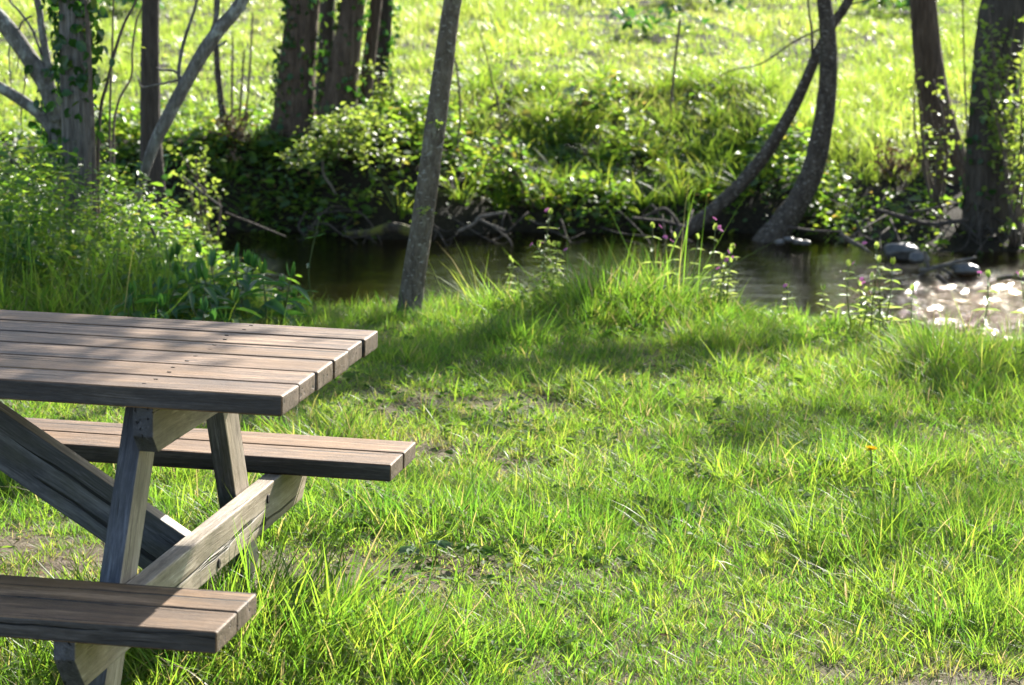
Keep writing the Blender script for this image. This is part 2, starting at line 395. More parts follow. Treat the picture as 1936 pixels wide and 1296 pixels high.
m3 = nd(nt, 'ShaderNodeMapRange'); m3.inputs['From Min'].default_value = 15.2; m3.inputs['From Max'].default_value = 15.7; nt.links.new(sx.outputs[1], m3.inputs['Value'])
humus = ramp(nt, n2, [(.3, (.010, .008, .005)), (.55, (.026, .02, .012)), (.75, (.05, .042, .022))])
col = mixc(nt, m3.outputs[0], col, humus)
p = nd(nt, 'ShaderNodeBsdfPrincipled'); nt.links.new(col, p.inputs['Base Color']); p.inputs['Roughness'].default_value = .9; p.inputs['Specular IOR Level'].default_value = .2
ad = nd(nt, 'ShaderNodeMath', operation='ADD'); nt.links.new(n2, ad.inputs[0]); nt.links.new(n3, ad.inputs[1])
nt.links.new(bump(nt, ad.outputs[0], .8, .02), p.inputs['Normal']); nt.links.new(p.outputs[0], out.inputs[0]); M_soil = m

# water: clear brown water, mirror on top
m, nt, out = newmat('creek_water')
tc = nd(nt, 'ShaderNodeTexCoord').outputs['Object']
r1 = noise(nt, mapping(nt, tc, (3.0, 6.5, 1)), 1.0, 4, .55, .5); r2_ = noise(nt, mapping(nt, tc, (30, 42, 1)), 1.0, 3, .6, .3)
at_ = nd(nt, 'ShaderNodeAttribute', attribute_name='bd'); sx = nd(nt, 'ShaderNodeSeparateXYZ'); nt.links.new(at_.outputs['Vector'], sx.inputs[0])
h2 = nd(nt, 'ShaderNodeMath', operation='MULTIPLY'); nt.links.new(r2_, h2.inputs[0]); nt.links.new(sx.outputs[0], h2.inputs[1])
h1 = nd(nt, 'ShaderNodeMath', operation='MULTIPLY_ADD'); nt.links.new(r1, h1.inputs[0]); h1.inputs[1].default_value = .13; nt.links.new(h2.outputs[0], h1.inputs[2])
nrm = bump(nt, h1.outputs[0], 1.0, .06)
g = nd(nt, 'ShaderNodeBsdfGlossy'); rr_ = nd(nt, 'ShaderNodeMath', operation='MULTIPLY_ADD'); sq_ = nd(nt, 'ShaderNodeMath', operation='POWER'); nt.links.new(sx.outputs[1], sq_.inputs[0]); sq_.inputs[1].default_value = 3; nt.links.new(sq_.outputs[0], rr_.inputs[0]); rr_.inputs[1].default_value = .085; rr_.inputs[2].default_value = .04; nt.links.new(rr_.outputs[0], g.inputs['Roughness']); g.inputs[0].default_value = (.92, .88, .78, 1); nt.links.new(nrm, g.inputs['Normal'])
tr = nd(nt, 'ShaderNodeBsdfTransparent'); tr.inputs[0].default_value = (.86, .70, .42, 1)
fr = nd(nt, 'ShaderNodeFresnel'); fr.inputs['IOR'].default_value = 1.33; nt.links.new(nrm, fr.inputs['Normal'])
mx = nd(nt, 'ShaderNodeMixShader'); nt.links.new(fr.outputs[0], mx.inputs[0]); nt.links.new(tr.outputs[0], mx.inputs[1]); nt.links.new(g.outputs[0], mx.inputs[2])
nt.links.new(mx.outputs[0], out.inputs[0]); M_water = m

m, nt, out = newmat('river_stone')
tc = nd(nt, 'ShaderNodeTexCoord').outputs['Object']
n1 = noise(nt, tc, 9, 5, .6)
col = ramp(nt, n1, [(.3, (.03, .028, .024)), (.6, (.085, .08, .07)), (.8, (.15, .14, .12))])
p = nd(nt, 'ShaderNodeBsdfPrincipled'); nt.links.new(col, p.inputs['Base Color']); p.inputs['Roughness'].default_value = .45
nt.links.new(bump(nt, n1, .5, .01), p.inputs['Normal']); nt.links.new(p.outputs[0], out.inputs[0]); M_stone = m

# ------------------------------------------------------------------ setting
xs = np.unique(np.round(np.concatenate([np.linspace(-70, -12, 20), np.linspace(-12, -5, 24), np.arange(-5, 6, .07), np.linspace(6, 13, 24), np.linspace(13, 70, 20)]), 4))
ys = np.unique(np.round(np.concatenate([np.linspace(-40, 0, 16), np.arange(0, 4, .2), np.arange(4, 10.4, .08), np.arange(10.4, 19, .06), np.linspace(19, 34, 80), np.linspace(34, 140, 30)]), 4))
X, Y = np.meshgrid(xs, ys); Zt = H(X, Y)
nx, ny = len(xs), len(ys)
i = np.arange(ny-1)[:, None]*nx; j = np.arange(nx-1)[None]
q = np.stack([i+j, i+j+1, i+nx+j+1, i+nx+j], -1).reshape(-1, 4)
mb = MB(); mb.add(np.stack([X, Y, Zt], -1).reshape(-1, 3), q)
tag(mb.build('ground', M_soil), kind='structure')

wx = np.concatenate([np.arange(-14, 1.0, .2), np.arange(1.0, 5.0, .035), np.arange(5, 16, .3)])
wy = np.concatenate([np.arange(10.4, 12.0, .1), np.arange(12.0, 16.2, .035), np.arange(16.2, 17.6, .1)])
X, Y = np.meshgrid(wx, wy); nx, ny = len(wx), len(wy)
rif = sm(1.65, 2.3, X + 0.35*(fbm(X*1.5, Y*1.5, 77)-.5))*sm(15.2, 14.5, Y)
Zr = ZW + 0.006*(fbm(X*2, Y*4, 41)-.5) + rif*(0.050*(fbm(X*5, Y*8, 42, 3)-.5) + 0.030*(vnoise(X*16, Y*20, 43)-.5))
i = np.arange(ny-1)[:, None]*nx; j = np.arange(nx-1)[None]
q = np.stack([i+j, i+j+1, i+nx+j+1, i+nx+j], -1).reshape(-1, 4)
A = np.stack([.05+.75*rif, rif, rif], -1).reshape(-1, 3)
mb = MB(); mb.add(np.stack([X, Y, Zr], -1).reshape(-1, 3), q, A)
tag(mb.build('creek_water', M_water), kind='structure')

# ------------------------------------------------------------------ picnic table
class Boards:
    def __init__(s): s.bm = bmesh.new(); s.ly = s.bm.verts.layers.float_vector.new('gc')
    def poly(s, prof, lo, hi, axis, mat=0, bevel=.006, grain=None, sided=False, seg=2):
        """extrude a polygon (2-D points) along an axis; grain = direction of the fibres"""
        bm2 = bmesh.new()
        def p3(u, v, w):
            return {'x': (w, u, v), 'y': (u, w, v), 'z': (u, v, w)}[axis]
        a = [bm2.verts.new(p3(u, v, lo)) for u, v in prof]; b = [bm2.verts.new(p3(u, v, hi)) for u, v in prof]
        n = len(prof)
        bm2.faces.new(a); bm2.faces.new(b[::-1])
        for k in range(n): bm2.faces.new((a[k], b[k], b[(k+1) % n], a[(k+1) % n]))
        bmesh.ops.recalc_face_normals(bm2, faces=bm2.faces)
        bmesh.ops.bevel(bm2, geom=list(bm2.edges), offset=bevel, segments=seg, affect='EDGES', profile=.6)
        g = Vector(grain if grain is not None else {'x': (1, 0, 0), 'y': (0, 1, 0), 'z': (0, 0, 1)}[axis]).normalized()
        r = g.orthogonal().normalized()
        if abs(g.z) < .9: r = Vector((0, 0, 1)).cross(g).normalized()
        t = g.cross(r)
        off = Vector((random.random()*20, random.random()*20, random.random()*20))
        mp = {}
        for v in bm2.verts:
            nv = s.bm.verts.new(v.co); nv[s.ly] = Vector((v.co.dot(g), v.co.dot(r), v.co.dot(t)))+off; mp[v] = nv
        for f in bm2.faces:
            nf = s.bm.faces.new([mp[v] for v in f.verts]); nf.material_index = ((1 if abs(f.normal.y) > .6 else 0) if sided == 'frame' else (1 if (axis == 'x' and abs(f.normal.y) > .8) else 2 if (axis == 'x' and abs(f.normal.x) > .8) else 0)) if sided else mat  # faces turned along y take the material with painted shade
        bm2.free()
    def build(s, name, mats, parent):
        bmesh.ops.scale(s.bm, vec=(S, S, S), verts=s.bm.verts)
        me = bpy.data.meshes.new(name); s.bm.to_mesh(me); s.bm.free()
        for m in mats: me.materials.append(m)
        return link(bpy.data.objects.new(name, me), parent)

LT = 1.60   # length of the top in table units (times S)
gz = -0.735/S
def T2W(p): return TORG + MT @ (np.asarray(p, float)*S)
tbl = bpy.data.objects.new('picnic_table', None); link(tbl)
tbl.matrix_world = Matrix(np.vstack([np.hstack([MT, TORG[:, None]]), [0, 0, 0, 1]]).tolist())
tag(tbl, 'weathered wooden picnic table with attached bench seats on worn grass', 'picnic table')
hw, tt = .343, .035
b = Boards(); gap = .0075; pw = (2*hw-5*gap)/6
for k in range(6):
    y0 = -hw + k*(pw+gap)
    e = random.uniform(-.003, .004)
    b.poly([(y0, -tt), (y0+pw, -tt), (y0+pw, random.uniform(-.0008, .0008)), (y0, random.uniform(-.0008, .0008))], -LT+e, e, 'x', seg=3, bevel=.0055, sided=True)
top_o = b.build('tabletop', [W_top, W_side_shade, W_end], tbl)
for xc in (-.243, -LT+.243):
    for k in range(6):
        for q_ in (.28, .72):
            y0 = -hw + k*(pw+gap)+pw*q_ + random.uniform(-.004, .004); xx = xc+random.uniform(-.008, .008)
            b = Boards(); b.poly([(xx+.004*math.cos(a), y0+.0017*math.sin(a)) for a in np.linspace(0, 2*PI, 9)[:-1]], -.002, .0009, 'z', bevel=.0003, seg=1)
            b.build('screw', [M_steel], top_o)
for sg in (-1, 1):
    b = Boards()
    yi, yo = .4902, .7203; sw = (yo-yi-.0075)/2
    for k in range(2):
        y0 = sg*(yi + k*(sw+.0075)); y1 = sg*(yi + k*(sw+.0075)+sw); a0, a1 = min(y0, y1), max(y0, y1)
        e = random.uniform(-.002, .003)
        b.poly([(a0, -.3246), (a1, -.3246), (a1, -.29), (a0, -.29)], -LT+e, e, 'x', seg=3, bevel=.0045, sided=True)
    b.build('seat', [W_seat, W_side_shade, W_end], tbl)
for fx, mir in ((-.222, 1), (-LT+.222, -1)):
    d = .035*mir
    x0, x1 = sorted((fx, fx-d))
    b = Boards()
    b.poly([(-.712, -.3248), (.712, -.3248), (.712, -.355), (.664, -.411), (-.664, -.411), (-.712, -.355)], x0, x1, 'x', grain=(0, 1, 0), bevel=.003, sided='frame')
    cb = b.build('crossbeam', [W_frame_sun, W_frame_shade], tbl)
    for (yy, zz) in ((.389, -.350), (.367, -.389), (.055, -.395), (-.389, -.350), (-.367, -.389)):
        b = Boards()
        xa, xb = (x1-.003, x1+.003) if mir > 0 else (x0-.003, x0+.003)
        b.poly([(yy+.0075*math.cos(a), zz+.0095*math.sin(a)) for a in np.linspace(0, 2*PI, 9)[:-1]], xa, xb, 'x', bevel=.001, seg=1)
        bo = b.build('bolt', [M_steel], cb)
    b = Boards()
    b.poly([(-.332, -.0352), (.332, -.0352), (.332, -.085), (.302, -.116), (-.302, -.116), (-.332, -.085)], x0, x1, 'x', grain=(0, 1, 0), bevel=.003, sided='frame')
    b.build('cleat', [W_frame_sun, W_frame_shade], tbl)
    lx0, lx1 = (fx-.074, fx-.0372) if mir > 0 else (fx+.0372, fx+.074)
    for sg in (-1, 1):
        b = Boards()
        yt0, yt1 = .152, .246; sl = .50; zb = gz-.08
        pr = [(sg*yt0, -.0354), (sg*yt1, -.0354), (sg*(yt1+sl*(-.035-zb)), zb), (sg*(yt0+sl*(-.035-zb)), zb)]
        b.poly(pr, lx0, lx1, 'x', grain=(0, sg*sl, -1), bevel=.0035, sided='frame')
        b.build('leg', [W_frame_sun, W_frame_shade], tbl)
    b = Boards()
    f_ = lambda x: x if mir > 0 else -LT-x
    xe = -.2595
    up_ = lambda x: -.121-.605*(x+.606); lo_ = lambda x: -.232-.605*(x+.607)
    pr = [(f_(-.747), -.0354), (f_(xe), up_(xe)), (f_(xe), -.418), (f_(-.305), -.418), (f_(-.775), lo_(-.775)), (f_(-.775), -.0354)]
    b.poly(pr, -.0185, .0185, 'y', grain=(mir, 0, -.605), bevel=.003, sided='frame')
    b.build('brace', [W_frame_sun, W_frame_shade], tbl)

# ------------------------------------------------------------------ grass
BARE = [(610, 1105, .40, .26), (60, 1085, .55, .20), (250, 1090, .4, .2), (735, 775, .26, .25), (865, 850, .22, .24), (965, 765, .20, .2),
        (790, 1130, .14, .10), (1080, 765, .14, .06), (1870, 1272, .22, .07), (1530, 1250, .10, .04), (1330, 1165, .08, .04), (500, 1120, .20, .22),
        (470, 795, .3, .2), (1150, 1085, .07, .05), (930, 1120, .10, .07)]
TALL = [(480, 1235, .34, .28, .13), (640, 1270, .25, .2, .04), (300, 1310, .4, .3, .10), (1820, 1010, .30, .6, .045), (1560, 700, .35, .5, .02),
        (1250, 960, .35, .4, .03), (1000, 640, .3, .3, .03), (950, 1000, .5, .4, .03), (1240, 592, .22, .20, .15), (1135, 600, .12, .16, .09), (1340, 605, .12, .15, .06),
        (1720, 1100, .15, .3, .05), (700, 990, .25, .3, .04), (1880, 720, .25, .6, .05), (1770, 690, .2, .4, .03), (60, 930, .3, .4, .06)]
def zone(x, y, px, py, rx, ry):
    g_ = on(px, py, 0); return np.exp(-((x-g_[0])/rx)**2-((y-g_[1])/ry)**2)
def bareness(x, y):
    r = np.zeros_like(x)
    for px, py, rx, ry in BARE: r = np.maximum(r, zone(x, y, px, py, rx, ry))
    r = r*(0.25+1.3*sm(.3, .62, fbm(x*8, y*8, 61, 3)))
    r = r*.8
    # trodden strip on both sides of the seats and a few thin spots of the lawn's own
    r = np.maximum(r, .5*sm(.80, .90, fbm(x*1.7+3, y*1.7, 63, 3)))
    return np.clip(r, 0, 1)
def gheight(x, y):
    h = .026 + .030*fbm(x*1.1, y*1.1, 71, 3) + .05*sm(.55, .8, fbm(x*2.6, y*2.6, 73, 2))
    for px, py, rx, ry, a in TALL: h = h + a*zone(x, y, px, py, rx, ry)
    h = h*(1-.72*np.minimum(1, 1.3*zone(x, y, 500, 1135, .17, .30)))
    yl = lip(x)
    h = h + .02*sm(yl-.55, yl-.05, y)*sm(.9, .2, x)
    h = h + .08*sm(-.75, -1.5, x)*sm(9.0, 10.0, y)
    return h
def scatter(n, x0, x1, y0, y1):
    return x0+(x1-x0)*rng.random(n), y0+(y1-y0)*rng.random(n)

def grass_field():
    mb = MB()
    # tufts
    nt_ = 56000
    x, y = scatter(nt_, -3.6, 3.7, 4.0, 11.9)
    bare = bareness(x, y); keep = (rng.random(nt_) > bare*1.25) & (y < lip(x)+.40)
    x, y, bare = x[keep], y[keep], bare[keep]
    hh = gheight(x, y)*rng.lognormal(0, .30, len(x))*(1-.5*bare)
    cnt = rng.integers(6, 24, len(x)); idx = np.repeat(np.arange(len(x)), cnt); n = len(idx)
    ang = rng.random(n)*2*PI; rad = np.abs(rng.normal(0, 1, n))*(.012+.16*hh[idx])
    bx = x[idx]+np.cos(ang)*rad; by = y[idx]+np.sin(ang)*rad
    taz = rng.random(len(x))*2*PI
    az = np.where(rng.random(n) < .75, ang+rng.normal(0, .5, n), taz[idx]+rng.normal(0, .5, n))
    h = hh[idx]*rng.uniform(.55, 1.25, n)
    thue = np.clip(rng.normal(.42, .20, len(x)) + .45*bare + .25*(fbm(x*.9, y*.9, 91, 2)-.5), 0, .92)
    rnd = np.clip(thue[idx]+rng.normal(0, .10, n), 0, .95)
    dry = rng.random(n) < (.06+.15*bare[idx]); rnd = np.where(dry, rng.uniform(.93, 1, n), rnd)
    w = rng.uniform(.0015, .0036, n)*(.75+3.0*np.clip(h, 0, .25))
    lean = np.clip(np.abs(rng.normal(.22, .22, n))+.9*rad/(h+.02), 0, 1.3); bend = np.abs(rng.normal(.25, .3, n))
    P = np.stack([bx, by, H(bx, by)-.006], 1)
    blades(mb, P, az, h, w, lean, bend, rnd=rnd)
    # low filling blades, many lying
    n = 310000
    x, y = scatter(n, -3.6, 3.7, 4.0, 11.8)
    bare = bareness(x, y); keep = (rng.random(n) > bare*1.15) & (y < lip(x)+.35)
    x, y, bare = x[keep], y[keep], bare[keep]; n = len(x)
    h = gheight(x, y)*rng.uniform(.35, .85, n)
    rnd = np.clip(rng.normal(.5, .2, n), 0, .93); dry = rng.random(n) < (.09+.25*bare); rnd = np.where(dry, rng.uniform(.93, 1, n), rnd)
    P = np.stack([x, y, H(x, y)-.004], 1)
    blades(mb, P, rng.random(n)*2*PI, h, rng.uniform(.0014, .003, n), np.abs(rng.normal(.6, .5, n)), np.abs(rng.normal(.4, .4, n)), rnd=rnd)
    # long single blades and bent pale ones
    n = 5200
    x, y = scatter(n, -3.2, 3.4, 4.3, 11.6)
    keep = (rng.random(n) > bareness(x, y)*1.4) & (rng.random(n) < .35+.65*sm(.4, .6, fbm(x*1.4, y*1.4, 99, 2))) & (y < lip(x)+.3)
    x, y = x[keep], y[keep]; n = len(x)
    h = gheight(x, y)*rng.uniform(1.2, 2.1, n)*(1-.35*sm(9.4, 9.9, y)*sm(.6, 1.0, x))
    rnd = np.clip(rng.normal(.5, .25, n), 0, .93); pale = rng.random(n) < .10; rnd = np.where(pale, rng.uniform(.92, 1, n), rnd)
    blades(mb, np.stack([x, y, H(x, y)-.006], 1), rng.random(n)*2*PI, h, rng.uniform(.0035, .0065, n), np.abs(rng.normal(.25, .2, n)), np.abs(rng.normal(.45, .35, n)), rnd=rnd)
    return mb
tag(grass_field().build('lawn_grass', M_grass), 'lush uneven lawn grass around the picnic table, sunlit from behind', 'grass', kind='stuff')

def weeds():
    mb = MB(); n = 12000
    x, y = scatter(n, -3.2, 3.4, 4.2, 10.9)
    keep = rng.random(n) < sm(.45, .68, fbm(x*2.0, y*2.0, 131, 3)); x, y = x[keep], y[keep]; n = len(x)
    k = 3; X_ = np.repeat(x, k); Y_ = np.repeat(y, k); a = rng.random(n*k)*2*PI
    P = np.stack([X_, Y_, H(X_, Y_)+gheight(X_, Y_)*rng.uniform(.2, .7, n*k)], 1)
    ax = np.stack([np.cos(a), np.sin(a), rng.uniform(-.1, .5, n*k)], 1)
    nm = np.stack([rng.normal(0, .35, n*k), rng.normal(0, .35, n*k), np.ones(n*k)], 1)
    L = rng.uniform(.010, .030, n*k)*np.repeat(np.where(rng.random(n) < .08, 1.9, 1), k); leaves(mb, P, ax, nm, L, L*rng.uniform(.55, .95, n*k), rnd=rng.random(n*k)*.9)
    return mb
tag(weeds().build('lawn_weeds', M_weed), 'small clover and weed leaves low in the lawn grass', 'weeds', kind='stuff')

def litter():
    mb = MB(); n = 12000
    x, y = scatter(n, -3, 3.2, 4.4, 10.8)
    keep = rng.random(n) < .12+.88*bareness(x, y); x, y = x[keep], y[keep]; n = len(x)
    a = rng.random(n)*2*PI
    P = np.stack([x, y, H(x, y)+rng.uniform(.002, .02, n)], 1)
    ax = np.stack([np.cos(a), np.sin(a), rng.normal(0, .15, n)], 1); nm = np.stack([rng.normal(0, .4, n), rng.normal(0, .4, n), np.ones(n)], 1)
    st = rng.random(n) < .6
    L = np.where(st, rng.uniform(.03, .09, n), rng.uniform(.015, .04, n)); Wd = np.where(st, .003, L*.5)
    leaves(mb, P, ax, nm, L, Wd, curl=.15, rnd=rng.random(n))
    return mb
tag(litter().build('leaf_litter', M_straw), 'dry straw and dead leaf bits on the bare soil patches', 'litter', kind='stuff')

def crumbs():
    mb = MB(); n = 9000
    x, y = scatter(n, -3, 3.2, 4.3, 10.4)
    keep = rng.random(n) < bareness(x, y)*1.2; x, y = x[keep], y[keep]; n = len(x)
    o_ = np.array([[1, 0, 0], [-1, 0, 0], [0, 1, 0], [0, -1, 0], [0, 0, .8], [0, 0, -.8]], float)
    r_ = np.exp(rng.normal(-5.5, .5, n)); a = rng.random(n)*6.28
    O = o_[None]*(1+.5*rng.normal(0, .6, (n, 6, 1))); R_ = np.stack([np.stack([np.cos(a), -np.sin(a), 0*a], 1), np.stack([np.sin(a), np.cos(a), 0*a], 1), np.stack([0*a, 0*a, 1+0*a], 1)], 1)
    V = np.einsum('nij,nkj->nki', R_, O)*r_[:, None, None]+np.stack([x, y, H(x, y)+r_*.4], 1)[:, None]
    f = np.array([[0, 2, 4], [2, 1, 4], [1, 3, 4], [3, 0, 4], [2, 0, 5], [1, 2, 5], [3, 1, 5], [0, 3, 5]])
    mb.add(V.reshape(-1, 3), [(np.arange(n)*6)[:, None, None].repeat(8, 1).reshape(-1, 1)+np.tile(f, (n, 1))])
    return mb
tag(crumbs().build('soil_crumbs', M_soil), 'small clods and grit on the bare soil patches', 'soil', kind='stuff')

def meadow():
    mb = MB()
    nt_ = 26000
    y = 16.8+ (rng.random(nt_)**1.2)*16; x = (rng.random(nt_)*2-1)*(y*.26+1.2)
    keep = (y > yfar(x)+.8+.6*rng.random(nt_)); x, y = x[keep], y[keep]
    strip = np.exp(-((y-23.4)/.35)**2)*sm(.2, .8, x)*sm(2.0, 1.4, x)
    keep = rng.random(len(x)) > strip*.85; x, y = x[keep], y[keep]
    cl = fbm(x*.8, y*.8, 151, 3)
    hh = (.06+.10*sm(.4, .7, cl))*rng.lognormal(0, .25, len(x))
    cnt = rng.integers(7, 17, len(x)); idx = np.repeat(np.arange(len(x)), cnt); n = len(idx)
    ang = rng.random(n)*2*PI; rad = np.abs(rng.normal(0, 1, n))*.06
    bx = x[idx]+np.cos(ang)*rad; by = y[idx]+np.sin(ang)*rad
    h = hh[idx]*rng.uniform(.6, 1.3, n)
    th = np.clip(rng.normal(.5, .2, len(x))+.5*(fbm(x*.5, y*.5, 155, 2)-.5), 0, .95)
    rnd = np.clip(th[idx]+rng.normal(0, .1, n), 0, .96); dry = rng.random(n) < .02+.30*sm(.58, .78, fbm(bx*.9, by*.55, 159, 3)); rnd = np.where(dry, rng.uniform(.9, 1, n), rnd)
    blades(mb, np.stack([bx, by, H(bx, by)-.01], 1), ang, h, rng.uniform(.004, .008, n), np.abs(rng.normal(.3, .25, n)), np.abs(rng.normal(.3, .3, n)), rnd=rnd)
    return mb
tag(meadow().build('meadow_grass', M_meadow), 'bright yellow-green meadow grass rising behind the creek', 'grass', kind='stuff')

# ------------------------------------------------------------------ undergrowth of the far bank and of the near bank on the left
def cluster_leaves(mb, cx, cy, ztop, n, spread, hgt, L0, L1, ratio=.62, upn=.8):
    pass
def far_undergrowth():
    mb = MB(); tw = []
    # (px, py at the canopy, radius x, radius y, height, leaves)
    n = 110000
    x = -6.5+13.5*rng.random(n); t = rng.random(n)
    y = yfar(x)-.08 + t**1.1*2.4
    lowbank = sm(.9, .1, y-yfar(x))
    hmap = .07+.22*sm(.35, .72, fbm(x*1.1, y*1.1, 171, 3))*sm(2.0, .9, y-yfar(x)) + .10*np.exp(-((x+.05)/.75)**2)*np.exp(-((y-yfar(x)-.9)/.5)**2)
    gapn = fbm(x*2.0, y*2.0, 177, 3)
    keep = rng.random(n) < (.15+.85*sm(.38, .56, gapn))*(1-.35*lowbank) * (1-.75*sm(1.9, 2.3, x))
    keep &= rng.random(len(x)) > sm(.85, 1.35, y-yfar(x)+.5*(fbm(x*1.3, y*1.3, 183, 2)-.5))*sm(-.75, -.3, x)*.97
    x, y, hmap = x[keep], y[keep], hmap[keep]; n = len(x)
    mk = sm(-.75, -.3, x)*sm(2.1, 1.7, x)
    cl = sm(.36, .70, fbm(x*2.1, y*2.1, 179, 3))
    hmap = hmap*(1-mk) + mk*(.04+.26*cl)
    hmap = np.where(x > 2.0, .03+.12*cl, hmap)
    z = H(x, y)+hmap*rng.random(n)**.5
    ax = rdir(n, -.4, .5); nm = np.stack([rng.normal(0, .55, n), rng.normal(0, .55, n), np.ones(n)], 1)
    L = rng.uniform(.028, .062, n)*np.where(rng.random(n) < .06, 1.9, 1)
    leaves(mb, np.stack([x, y, z], 1), ax, nm, L, L*rng.uniform(.5, .8, n), rnd=np.clip(rng.normal(.5, .25, n), 0, 1))
    # tussocks hanging over the edge of the bank
    nt_ = 900; x = -6+12.5*rng.random(nt_); y = yfar(x)+.10+rng.random(nt_)*2.2
    keep = rng.random(nt_) < (.25+.75*np.exp(-((x-.85)/1.0)**2))*(1-.7*sm(1.9, 2.2, x)); x, y = x[keep], y[keep]
    cnt = rng.integers(25, 60, len(x)); idx = np.repeat(np.arange(len(x)), cnt); n = len(idx)
    ang = rng.random(n)*2*PI; rad = np.abs(rng.normal(0, .04, n)); bx = x[idx]+np.cos(ang)*rad; by = y[idx]+np.sin(ang)*rad
    h = rng.uniform(.10, .28, n)*rng.uniform(.6, 1.2, len(x))[idx]
    blades(mb, np.stack([bx, by, H(bx, by)-.01], 1), ang, h, rng.uniform(.005, .009, n), np.abs(rng.normal(.35, .2, n)), np.abs(rng.normal(.6, .3, n)), rnd=np.clip(rng.normal(.6, .2, n), 0, .9))
    return mb
tag(far_undergrowth().build('bank_undergrowth', M_under), 'leafy undergrowth covering the far creek bank below the meadow', 'undergrowth', kind='stuff')

def near_undergrowth():
    mb = MB()
    n = 42000
    x = -4.2+3.4*rng.random(n); y = 9.4+2.3*rng.random(n)
    hmap = .42*sm(-1.15, -1.9, x)*sm(9.3, 10.4, y) + .10*sm(-.8, -1.3, x)*sm(9.6, 10.3, y)
    keep = (rng.random(n) < sm(.02, .3, hmap)*(.35+.65*sm(.35, .55, fbm(x*2.4, y*2.4, 191, 3))))
    x, y, hmap = x[keep], y[keep], hmap[keep]; n = len(x)
    z = H(x, np.minimum(y, lip(x)+.3))+hmap*(1-.75*rng.random(n)**1.3)*rng.uniform(.75, 1.15, n)
    ax = rdir(n, -.3, .6); nm = np.stack([rng.normal(0, .6, n), rng.normal(0, .6, n), np.ones(n)], 1)
    L = rng.uniform(.018, .040, n)*np.where(rng.random(n) < .08, 1.8, 1); leaves(mb, np.stack([x, y, z], 1), ax, nm, L, L*rng.uniform(.28, .6, n), rnd=np.clip(rng.normal(.4, .25, n), 0, .95))
    # upright stems of cleavers through it
    n = 5000; x = -4.0+2.9*rng.random(n); y = 9.5+1.6*rng.random(n)
    keep = rng.random(n) < sm(-1.0, -1.6, x)*sm(9.3, 10.2, y); x, y = x[keep], y[keep]; n = len(x)
    blades(mb, np.stack([x, y, H(x, y)], 1), rng.random(n)*2*PI, rng.uniform(.15, .42, n), rng.uniform(.003, .007, n), np.abs(rng.normal(.12, .12, n)), np.abs(rng.normal(.25, .25, n)), rnd=np.clip(rng.normal(.35, .2, n), 0, .9))
    return mb
tag(near_undergrowth().build('weedy_undergrowth', M_under), 'knee-high tangled weeds on the near bank behind the table', 'undergrowth', kind='stuff')

# ------------------------------------------------------------------ trees
def px_path(pts, y):
    return [at(p[0], p[1], y if len(p) < 4 else p[3]) for p in pts], [p[2]*.5*y/F for p in pts]

def grow(P, r, height, wob=.05, seed=0):
    """continue a stem above the frame along its last direction, turning upright"""
    rr = np.random.default_rng(seed)
    P = list(P); r = list(r); d = unit(P[-1]-P[-2]); step = .45
    while P[-1][2] < height:
        d = unit(d*.86+np.array([0, 0, .14])+rr.normal(0, wob, 3)*np.array([1, 1, .3]))
        P.append(P[-1]+d*step); r.append(max(.012, r[-1]*(.955)))
    return P, r

def boughs(mbw, mbl, stem, rad, centers, seed=0, leaf=.075):
    """limbs from the stem to each bough centre, twigs and leaves about it"""
    rr = np.random.default_rng(seed); stem = np.array(stem)
    for (cx, cy, cz, R, nleaf) in centers:
        c_ = np.array([cx, cy, cz])
        cand = stem[stem[:, 2] < cz-.25*np.linalg.norm(stem[:, :2]-c_[:2], axis=1)]
        k = len(cand)-1 if len(cand) else 0
        b0 = stem[k]; mid = (b0+c_)*.5+np.array([0, 0, .12*np.linalg.norm(c_-b0)])
        r0 = min(rad[min(k, len(rad)-1)]*.55, .035)
        tube(mbw, [b0, mid, c_], [r0, r0*.7, .008], 6, 8, .1, seed)
        nt_ = max(5, int(nleaf/45)); tips = c_+unit(rr.normal(0, 1, (nt_, 3)))*R*rr.random((nt_, 1))**.4*np.array([1, 1, .75])
        for t_ in tips:
            s0 = mid+(c_-mid)*rr.uniform(.3, 1); tube(mbw, [s0, (s0+t_)/2+rr.normal(0, .06, 3), t_], [.008, .006, .003], 5, 5)
        n = nleaf; ti = rr.integers(0, nt_, n); f_ = rr.random((n, 1))**.6
        P = c_+(tips[ti]-c_)*(.25+.8*f_)+rr.normal(0, .10, (n, 3))
        ax = unit(rr.normal(0, 1, (n, 3))+np.array([0, 0, -.3])); nm = rr.normal(0, .6, (n, 3))+np.array([0, 0, 1.])
        L = rr.uniform(.7, 1.25, n)*leaf; leaves(mbl, P, ax, nm, L, L*.8)

def shade(px, py, h, R, n):
    """a bough centre whose shadow falls on the ground seen at px,py"""
    g_ = on(px, py, 0); c_ = g_+SUN*(h/SUN[2]); return (c_[0], c_[1], c_[2], R, n)

def shade_at(p, h, R, n):
    c_ = np.asarray(p)+SUN*(h/SUN[2]); return (c_[0], c_[1], c_[2], R, n)

def base_of(p, dz=0): return np.array([p[0], p[1], float(H(p[0], p[1]))+dz])

